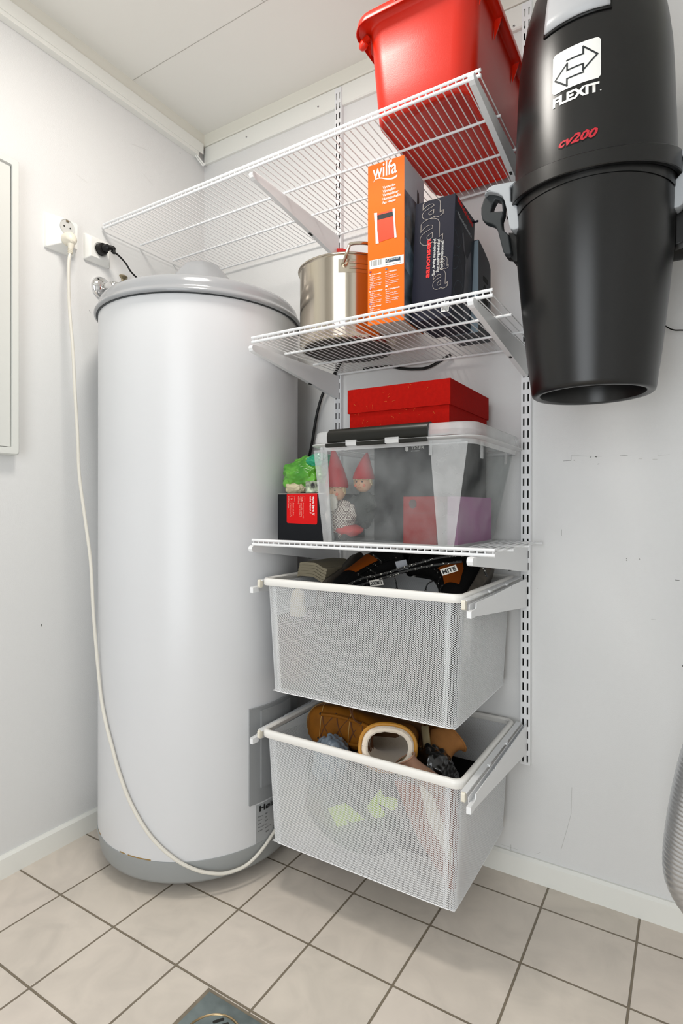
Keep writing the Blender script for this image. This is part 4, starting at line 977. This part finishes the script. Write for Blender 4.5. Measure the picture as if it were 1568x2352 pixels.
# ------------------------------------------------------------------ footwear
M_TAN = mat('tan_leather', '8A5410', .65, spec=.2, var=.25, vscale=22, bump=.3, bscale=260)
M_TAN2 = mat('tan_suede', 'A87038', .8, var=.15, vscale=30, bump=.4, bscale=400)
M_SOLE = mat('brown_welt', '6E4518', .6)
M_STIT = mat('cream_thread', 'CDAA6A', .7)
M_FUR = mat('cream_fleece', 'DCCFBE', .95, bump=1, bscale=260, sheen=.5)
M_LACE = mat('brown_lace', '5A3312', .7)
SEC = [((.292,.026),(.292,.016),.012),((.288,.040),(.288,.006),.030),((.275,.052),(.275,.003),.042),((.25,.060),(.25,.002),.050),((.21,.070),(.21,.001),.053),((.17,.085),(.17,.001),.050),((.135,.104),(.12,.001),.043),((.117,.120),(.06,.001),.038),((.108,.134),(.010,.016),.036),((.104,.148),(-.002,.058),.037),((.106,.168),(.0,.10),.041),((.110,.19),(.0,.135),.045),((.113,.205),(-.003,.165),.047),((.114,.215),(-.006,.190),.049)]
def shoe(name, label, M, top=14, upper=M_TAN, sole=M_SOLE, lining=M_FUR, lace=M_LACE, stitch=M_STIT, s=1, laces=True, group=None, patch=None, sole_h=.022, cuff=True, lace0=5):
    t = thing(name, label, 'boot' if top > 11 else 'shoe', M.translation, group)
    sec = SEC[:top]
    def ring(T_, B_, hw, e=0, n=28, sh=1):
        T_ = Vector((T_[0], 0, T_[1])); B_ = Vector((B_[0], 0, B_[1])); c = (T_+B_)/2; ax = (T_-B_)/2; L_ = ax.length; ax.normalize()
        out = []
        for k in range(n):
            a = 2*pi*k/n; ca, sa = cos(a), sin(a)
            pw = .85
            x = abs(ca)**pw*(1 if ca >= 0 else -1); y = abs(sa)**pw*(1 if sa >= 0 else -1)
            out.append(M @ ((c+ax*(L_+e)*x+Vector((0,1,0))*(hw+e)*y)*s))
        return out
    R_ = [ring(*q) for q in sec]
    inner = [ring(*q, e=-.004) for q in reversed(sec[-9 if top > 11 else -5:])]
    mb = MB(); mb.rings(R_, cap0=True); mb.build('upper', upper, t, ang=60)
    li = MB(); li.rings([ring(*sec[-1], e=.0005)]+[ring(*sec[-1], e=-.005)]+inner)
    ins = MB(); ins.bm.faces.new([ins.bm.verts.new(p_) for p_ in inner[-1]])
    li.build('lining', lining, t, ang=70)
    ins.build('insole', mat('shaded_inside','2A2018',.9,spec=.1), t)  # disc closing the shaft, its dark colour stands in for shade inside
    if cuff:
        p = ring(*sec[-1], e=.001, n=40); MB().tube(p+[p[0]], .0042*s, 8).build('cuff', upper if lining is not M_FUR else mat('tan_cuff','B07A22',.5), t)
        p = ring(*sec[-1], e=-.010, n=40)
        if lining is M_FUR: MB().tube(p+[p[0]], [.0068*s+.0006*sin(k*2.4) for k in range(41)], 8).build('fleece_edge', M_FUR, t)
    # sole
    xs = [-.006, .0, .02, .05, .09, .13, .17, .21, .25, .275, .29, .300]; ws = [.012, .028, .037, .040, .040, .043, .050, .055, .052, .043, .030, .012]
    out = [(x, -w_) for x, w_ in zip(xs, ws)]+[(x, w_) for x, w_ in reversed(list(zip(xs, ws)))]
    out = catmull([(a, b, 0) for a, b in out]+[(out[0][0], out[0][1], 0)], 3)[:-1]
    def so(e, z): 
        return [M @ (Vector((.147+(p.x-.147)*(1+e/.15), p.y*(1+e/.05), z))*s) for p in out]
    mb = MB(); mb.rings([so(-.004,-sole_h), so(0,-sole_h+.003), so(.0,-.004), so(.002,-.001), so(.002,.006), so(-.001,.008), so(-.012,.008)], cap0=True, cap1=True); sl = mb.build('sole', sole, t, ang=50)
    if stitch:
        mb = MB(); P = so(.0005, .0085); m_ = len(P)
        for k in range(m_):
            a, b = P[k], P[(k+1) % m_]; d = b-a
            for j in range(3): mb.tube([a+d*((j+.15)/3), a+d*((j+.75)/3)], .0008*s, 5)
        mb.build('welt_stitching', stitch, sl)
        # vamp seams
        for q in (3, 5):
            P = ring(*sec[q], e=.0012, n=60); MB().tube([P[k] for k in list(range(45, 60))+list(range(0, 16))], .0007*s, 5).build('seam_stitching', stitch, t)
    if laces:
        eye = []
        rr_ = [(i, ring(*sec[i], e=.002, n=48)) for i in range(lace0, min(top-1, 12))]
        
        for sd in (4, 44):
            pts_ = [r_[sd] for _, r_ in rr_]; MB().tube(pts_, .0046*s, 8).build('eyelet_stay', upper, t)
            for p in pts_: 
                MB().sphere(p+(p-(M @ (Vector((.08,0,.06))*s))).normalized()*.003*s, .0035*s, (1,1,1), 1).build('eyelet', M_SLOT if not patch else mat('gun_metal','6A6A66',.3,metal=1), t)
        mb = MB()
        for i, ((_, ra), (_, rb_)) in enumerate(zip(rr_, rr_[1:])):
            for a, b in ((ra[5], rb_[43]), (ra[43], rb_[5])):
                mid = (a+b)/2+(a-(M @ (Vector((.06,0,.04))*s))).normalized()*.008*s
                mb.tube(catmull([a, mid, b], 4), .0021*s, 6)
        e = rr_[2][1][0]; dn = (e-(M @ (Vector((.06,0,.04))*s))).normalized()
        for k in range(4):
            a = rr_[3+k % 2][1][4 if k % 2 else 44]; d2 = (M.to_3x3() @ Vector((.5, (1 if k % 2 else -1)*.8, .1))).normalized()
            mb.tube(catmull([a, a+dn*.015+d2*.01, a+dn*.012+d2*.030*(1+k*.2), a+dn*.002+d2*.045], 5), .0020*s, 6)
        mb.build('laces', lace, t)
    if patch:
        for k0, k1, i0, i1 in ((6, 16, 5, 9), (40, 50, 5, 9)):
            rr2 = [ring(*sec[i], e=.0022, n=56) for i in range(i0, i1)]
            mb = MB(); mb.rings([[r_[k % 56] for k in range(k0, k1)] for r_ in rr2], closed=False); mb.build('side_panel', patch, t)
    return t, ring, sec
def frame_m(o, x, z):       # local x (toe) and z (up) directions
    x = Vector(x).normalized(); y = Vector(z).cross(x).normalized(); z = x.cross(y)
    m = Matrix((x, y, z)).transposed().to_4x4(); return Matrix.Translation(o) @ m

# lower basket
BZ = .136
M = frame_m((.965, -.170, .392), (-.95, -.30, .03), (.36, -.88, .20))
shoe('winter_boot', 'tan fleece lined leather boot lying on its side on top of the lower basket', M, s=1.04, lace0=3)
M = frame_m((1.115, -.135, .345), (-.62, .45, -.35), (.2, -.25, .95))
shoe('winter_boot', 'second tan boot half hidden behind the fleece lined boot in the lower basket', frame_m((.99, -.06, .335), (-.98, .05, -.12), (.12, -.2, .97)), s=.9)
shoe('suede_shoe', 'tan suede shoe with a pale sole lying at the right of the lower basket', frame_m((.995, -.205, .425), (.38, -.66, -.55), (.66, .45, .10)), top=11, upper=M_TAN2, sole=mat('pale_sole','B2A27C',.7), lining=mat('tan_lining','8A6A48',.9), laces=False, s=.54, sole_h=.026)
shoe('suede_shoe', 'pinkish beige shoe at the front right of the lower basket', frame_m((.990, -.352, .378), (.90, -.18, -.12), (.05, -.35, .90)), top=10, upper=mat('rose_suede','9C7660',.8,bump=.3,bscale=300), sole=mat('pale_sole','B2A27C',.7), lining=mat('beige_felt','857458',.9), laces=False, s=.45)
bk = thing('plastic_bag', 'crumpled black plastic bag between the shoes in the lower basket', 'bag', (1.0, -.28, .33))
MB().sphere((1.040,-.290,.345), 1, (.060,.060,.070), 5, cr).build('bag', mat('black_film','0C0C0C',.18,coat=.4), bk, ang=70)
gl = thing('plastic_bag', 'clear bluish plastic bag poking up at the front left of the lower basket', 'bag', (.80, -.36, .3))
MB().sphere((.795,-.345,.355), 1, (.05,.045,.055), 5, cr).build('bag', mat('blue_grey_film','7C8A98',.2,coat=.4), gl, ang=70)
pb = thing('carrier_bag', 'grey carrier bag with yellow green print behind the front mesh of the lower basket', 'bag', (.86, -.37, .2))
MB().sphere((.865,-.335,.245), 1, (.150,.060,.100), 5, lambda q: .08*noise.noise(q*2)).build('bag', mat('bag_grey','101112',.6,c2='35373A',vscale=7,spec=.2), pb, ang=70)
gm = mat('lime_print','B8D818',.6,spec=.2)
FB = Face((.64,-.399,.13), (1,0,0), (0,0,1))
MBp = FB.poly([FB.px(*p) for p in [(752,1856),(793,1844),(838,1881),(808,1890),(795,1880),(798,1893),(775,1899)]], gm, pb, 'printed_letter', h=.0008)
FB.poly([FB.px(*p) for p in [(843,1850),(874,1811),(881,1830),(909,1833),(914,1850),(906,1860),(896,1860),(866,1842),(882,1865),(884,1874),(870,1879),(858,1876),(844,1858)]], gm, pb, 'printed_letter', h=.0008)
a_, b_0 = FB.px(832, 1912); a2_, b2_0 = FB.px(908, 1897)
FB.text('ORT', a_, b_0, mat('faint_print','A8A8A4',.6), pb, size=.022, width=a2_-a_, bold=.02, rot=.05)
# upright boot seen through the mesh at the front right
lb = thing('leather_bag', 'rust brown leather bag with a cream stripe behind the right of the lower basket front', 'bag', (1.08, -.37, .15))
rp_ = [(p.x, p.z) for p in (U(905,1796,y=-.398), U(1030,1832,y=-.398), U(1040,2050,y=-.398), U(1030,2040,y=-.398), U(960,1930,y=-.398), U(925,1850,y=-.398))]
MB().prism(rp_, 'y', -.396, -.345).build('body', mat('rust_leather','94420F',.7,spec=.15,var=.15,vscale=14), lb, smooth=False, bevel=.006)
FL = Face((.64,-.3965,.13), (1,0,0), (0,0,1))
FL.poly([FL.px(*p) for p in [(962,1802),(986,1808),(1018,1890),(1038,1955),(1036,1985),(985,1890)]], mat('cream_stripe','E2DAC8',.6), lb, 'cream_stripe', h=.0008)
dkb = thing('dark_filler', 'added dark block standing in for shade in the bottom of the lower basket', 'bag', (.9, -.2, .14))  # added dark block, makes the inside behind the mesh read as shaded
MB().box((.672,-.272,.140),(1.132,-.048,.300)).build('bag', mat('dark_fill','0E0D0C',.9, spec=.1), dkb, bevel=.03, seg=4)

# upper basket
M_BLK = mat('black_nubuck','0B0B0B',.85, spec=.15,bump=.4,bscale=300); M_ORG = mat('orange_nubuck','8A4208',.8, spec=.15); M_RUB = mat('grey_rubber','4E473E',.7,var=.3,vscale=60)
M_DLACE = bpy.data.materials.new('dotted_lace'); M_DLACE.use_nodes = True
nt = M_DLACE.node_tree; bd = nt.nodes['Principled BSDF']; tc = nt.nodes.new('ShaderNodeTexCoord'); vo = nt.nodes.new('ShaderNodeTexVoronoi'); vo.inputs['Scale'].default_value = 190
rp = nt.nodes.new('ShaderNodeValToRGB'); rp.color_ramp.elements[0].position = .22; rp.color_ramp.elements[0].color = (.7,.68,.6,1); rp.color_ramp.elements[1].position = .26; rp.color_ramp.elements[1].color = (.01,.01,.01,1)
nt.links.new(tc.outputs['Object'], vo.inputs['Vector']); nt.links.new(vo.outputs['Distance'], rp.inputs['Fac']); nt.links.new(rp.outputs['Color'], bd.inputs['Base Color'])
def hiker(label, M, s=1, name='hiking_boot'):
    return shoe(name, label, M, upper=M_BLK, sole=M_RUB, lining=mat('black_lining','121212',.9), lace=M_DLACE, stitch=None, patch=M_ORG, s=s, group=None)
hiker('black and orange hiking boot at the left of the upper basket, sole facing left', frame_m((.755,-.110,.838), (.05,-.85,-.40), (.93,-.12,.22)), .86)
tgh, _, _ = hiker('black and orange hiking boot at the right of the upper basket, under the lettered tags', frame_m((1.125,-.120,.838), (-.02,-.80,-.45), (-.93,-.12,.24)), .84)
def tagp(u0, v0, u1, v1, hpx, y, s, name='woven_tag'):
    a = U(u0, v0, y=y); b = U(u1, v1, y=y+.006); e = (b-a).normalized()
    up = Vector((0,-.25,1)); up = (up-e*up.dot(e)).normalized(); hh = hpx/860
    t = thing(name, {'DOLOMITE': 'small white lettered fabric tag low on the left hiking boot', 'MITE': 'small white lettered fabric tag tilted upwards on the right hiking boot', '': 'small grey printed care label between the two white boot tags'}[s], 'tag', a)
    n = e.cross(up); mb = MB(); M_ = Matrix((e, up, n)).transposed().to_4x4(); M_ = Matrix.Translation(a) @ M_
    W = (b-a).length; mb.box((0,0,-.0008),(W,hh,.0008), M_)
    o = mb.build('tag', mat('tag_white','D8D4CC',.6) if s else mat('tag_grey','8E9096',.6), t, smooth=False, bevel=.0004)
    if s:
        F_ = Face(a+n*-.0009, e, up); F_.n = -n if (-n).dot(CAM-a) > 0 else n; F_.o = a+F_.n*.0009
        F_.text(s, W*.08, hh*.22, M_TEXTK, o, size=hh*.85, width=W*.84, bold=.03)
    return t
def orphan_tag(t, host): pass
MB().tube(catmull([U(785,1350,y=-.30),U(830,1330,y=-.33),U(880,1318,y=-.34),U(950,1297,y=-.34),U(1000,1283,y=-.33),U(1050,1276,y=-.32),U(1090,1280,y=-.30),U(1108,1300,y=-.29),U(1118,1325,y=-.28)], 8), .0028, 8).build('long_lace', M_DLACE, tgh)
MB().tube(catmull([U(800,1352,y=-.31),U(860,1334,y=-.34),U(920,1315,y=-.345),U(985,1300,y=-.34),U(1060,1290,y=-.33)], 8), .0028, 8).build('long_lace', M_DLACE, tgh)
tg1 = tagp(851,1347,881,1343,13,-.345,'DOLOMITE')
tg2 = tagp(1016,1322,1052,1311,13,-.345,'MITE')
tg3 = tagp(913,1311,938,1306,20,-.33,'')
# pale ribbed sandals stacked at the left
for k in range(5):
    sl = thing('foam_insole', ('topmost', 'second', 'third', 'fourth', 'lowest')[k]+' curved beige foam insole of the stack at the left of the upper basket', 'insole', (.67, -.27, .835-k*.011), group='beige insoles in the upper basket')
    z = .838-k*.0105; 
    z = .839-k*.0078; P = [(.652,z-.003),(.662,z+.000),(.690,z),(.706,z-.001),(.718,z-.006),(.730,z-.012),(.742,z-.014)]
    P = [(a-.002*k, b) for a, b in P]
    c_ = catmull([(a,0,b) for a, b in P], 5); poly = [(p.x, p.z+.0037) for p in c_]+[(p.x, p.z-.0037) for p in reversed(c_)]
    MB().prism(poly, 'y', -.285, -.13).build('foam', mat('beige_foam','8F8670',.8,bump=.3,bscale=400), sl, smooth=True, ang=50, bevel=.002)
db = thing('dark_filler', 'added dark block standing in for shade below the hiking boots in the upper basket', 'bag', (.9, -.2, .53))  # filler added under the boots so the mesh holes look dark
MB().box((.664,-.398,.530),(1.138,-.042,.715)).build('bag', mat('dark_fill','0E0D0C',.9, spec=.1), db, bevel=.03, seg=4)
sk = thing('sock', 'pale sock pressed against the left of the upper basket front mesh', 'sock', (.70,-.38,.72))
MB().sphere((.715,-.378,.735), 1, (.022,.018,.050), 4, lambda q: .15*noise.noise(q*3)).build('knit', mat('cream_knit','D8CFBC',.9,bump=.5,bscale=200), sk)
#LIGHTS
def area(name, loc, rot, sx, sy, power, c, shape='RECTANGLE'):
    l = bpy.data.lights.new(name, 'AREA'); l.shape = shape; l.size = sx; l.size_y = sy; l.energy = power; l.color = c
    o = bpy.data.objects.new(name, l); o.location = loc; o.rotation_euler = rot; col.objects.link(o); return o
area('ceiling_light', (.70, -.80, 2.35), (0, 0, 0), .30, .30, 10.5, (1, .95, .88), 'DISK')
area('doorway_daylight', (1.25, YF-.06, 1.05), (pi/2, 0, 0), 1.0, 2.0, 25.5, (.93, .97, 1))
w = bpy.data.worlds.new('world'); scene.world = w; w.use_nodes = True
w.node_tree.nodes['Background'].inputs[0].default_value = (.9, .95, 1, 1); w.node_tree.nodes['Background'].inputs[1].default_value = .3
scene.view_settings.view_transform = 'Standard'; scene.view_settings.look = 'None'
scene.view_settings.gamma = 1; scene.view_settings.use_curve_mapping = False
scene.view_settings.exposure = 0
for o in scene.objects:
    if '_local' in o: del o['_local']
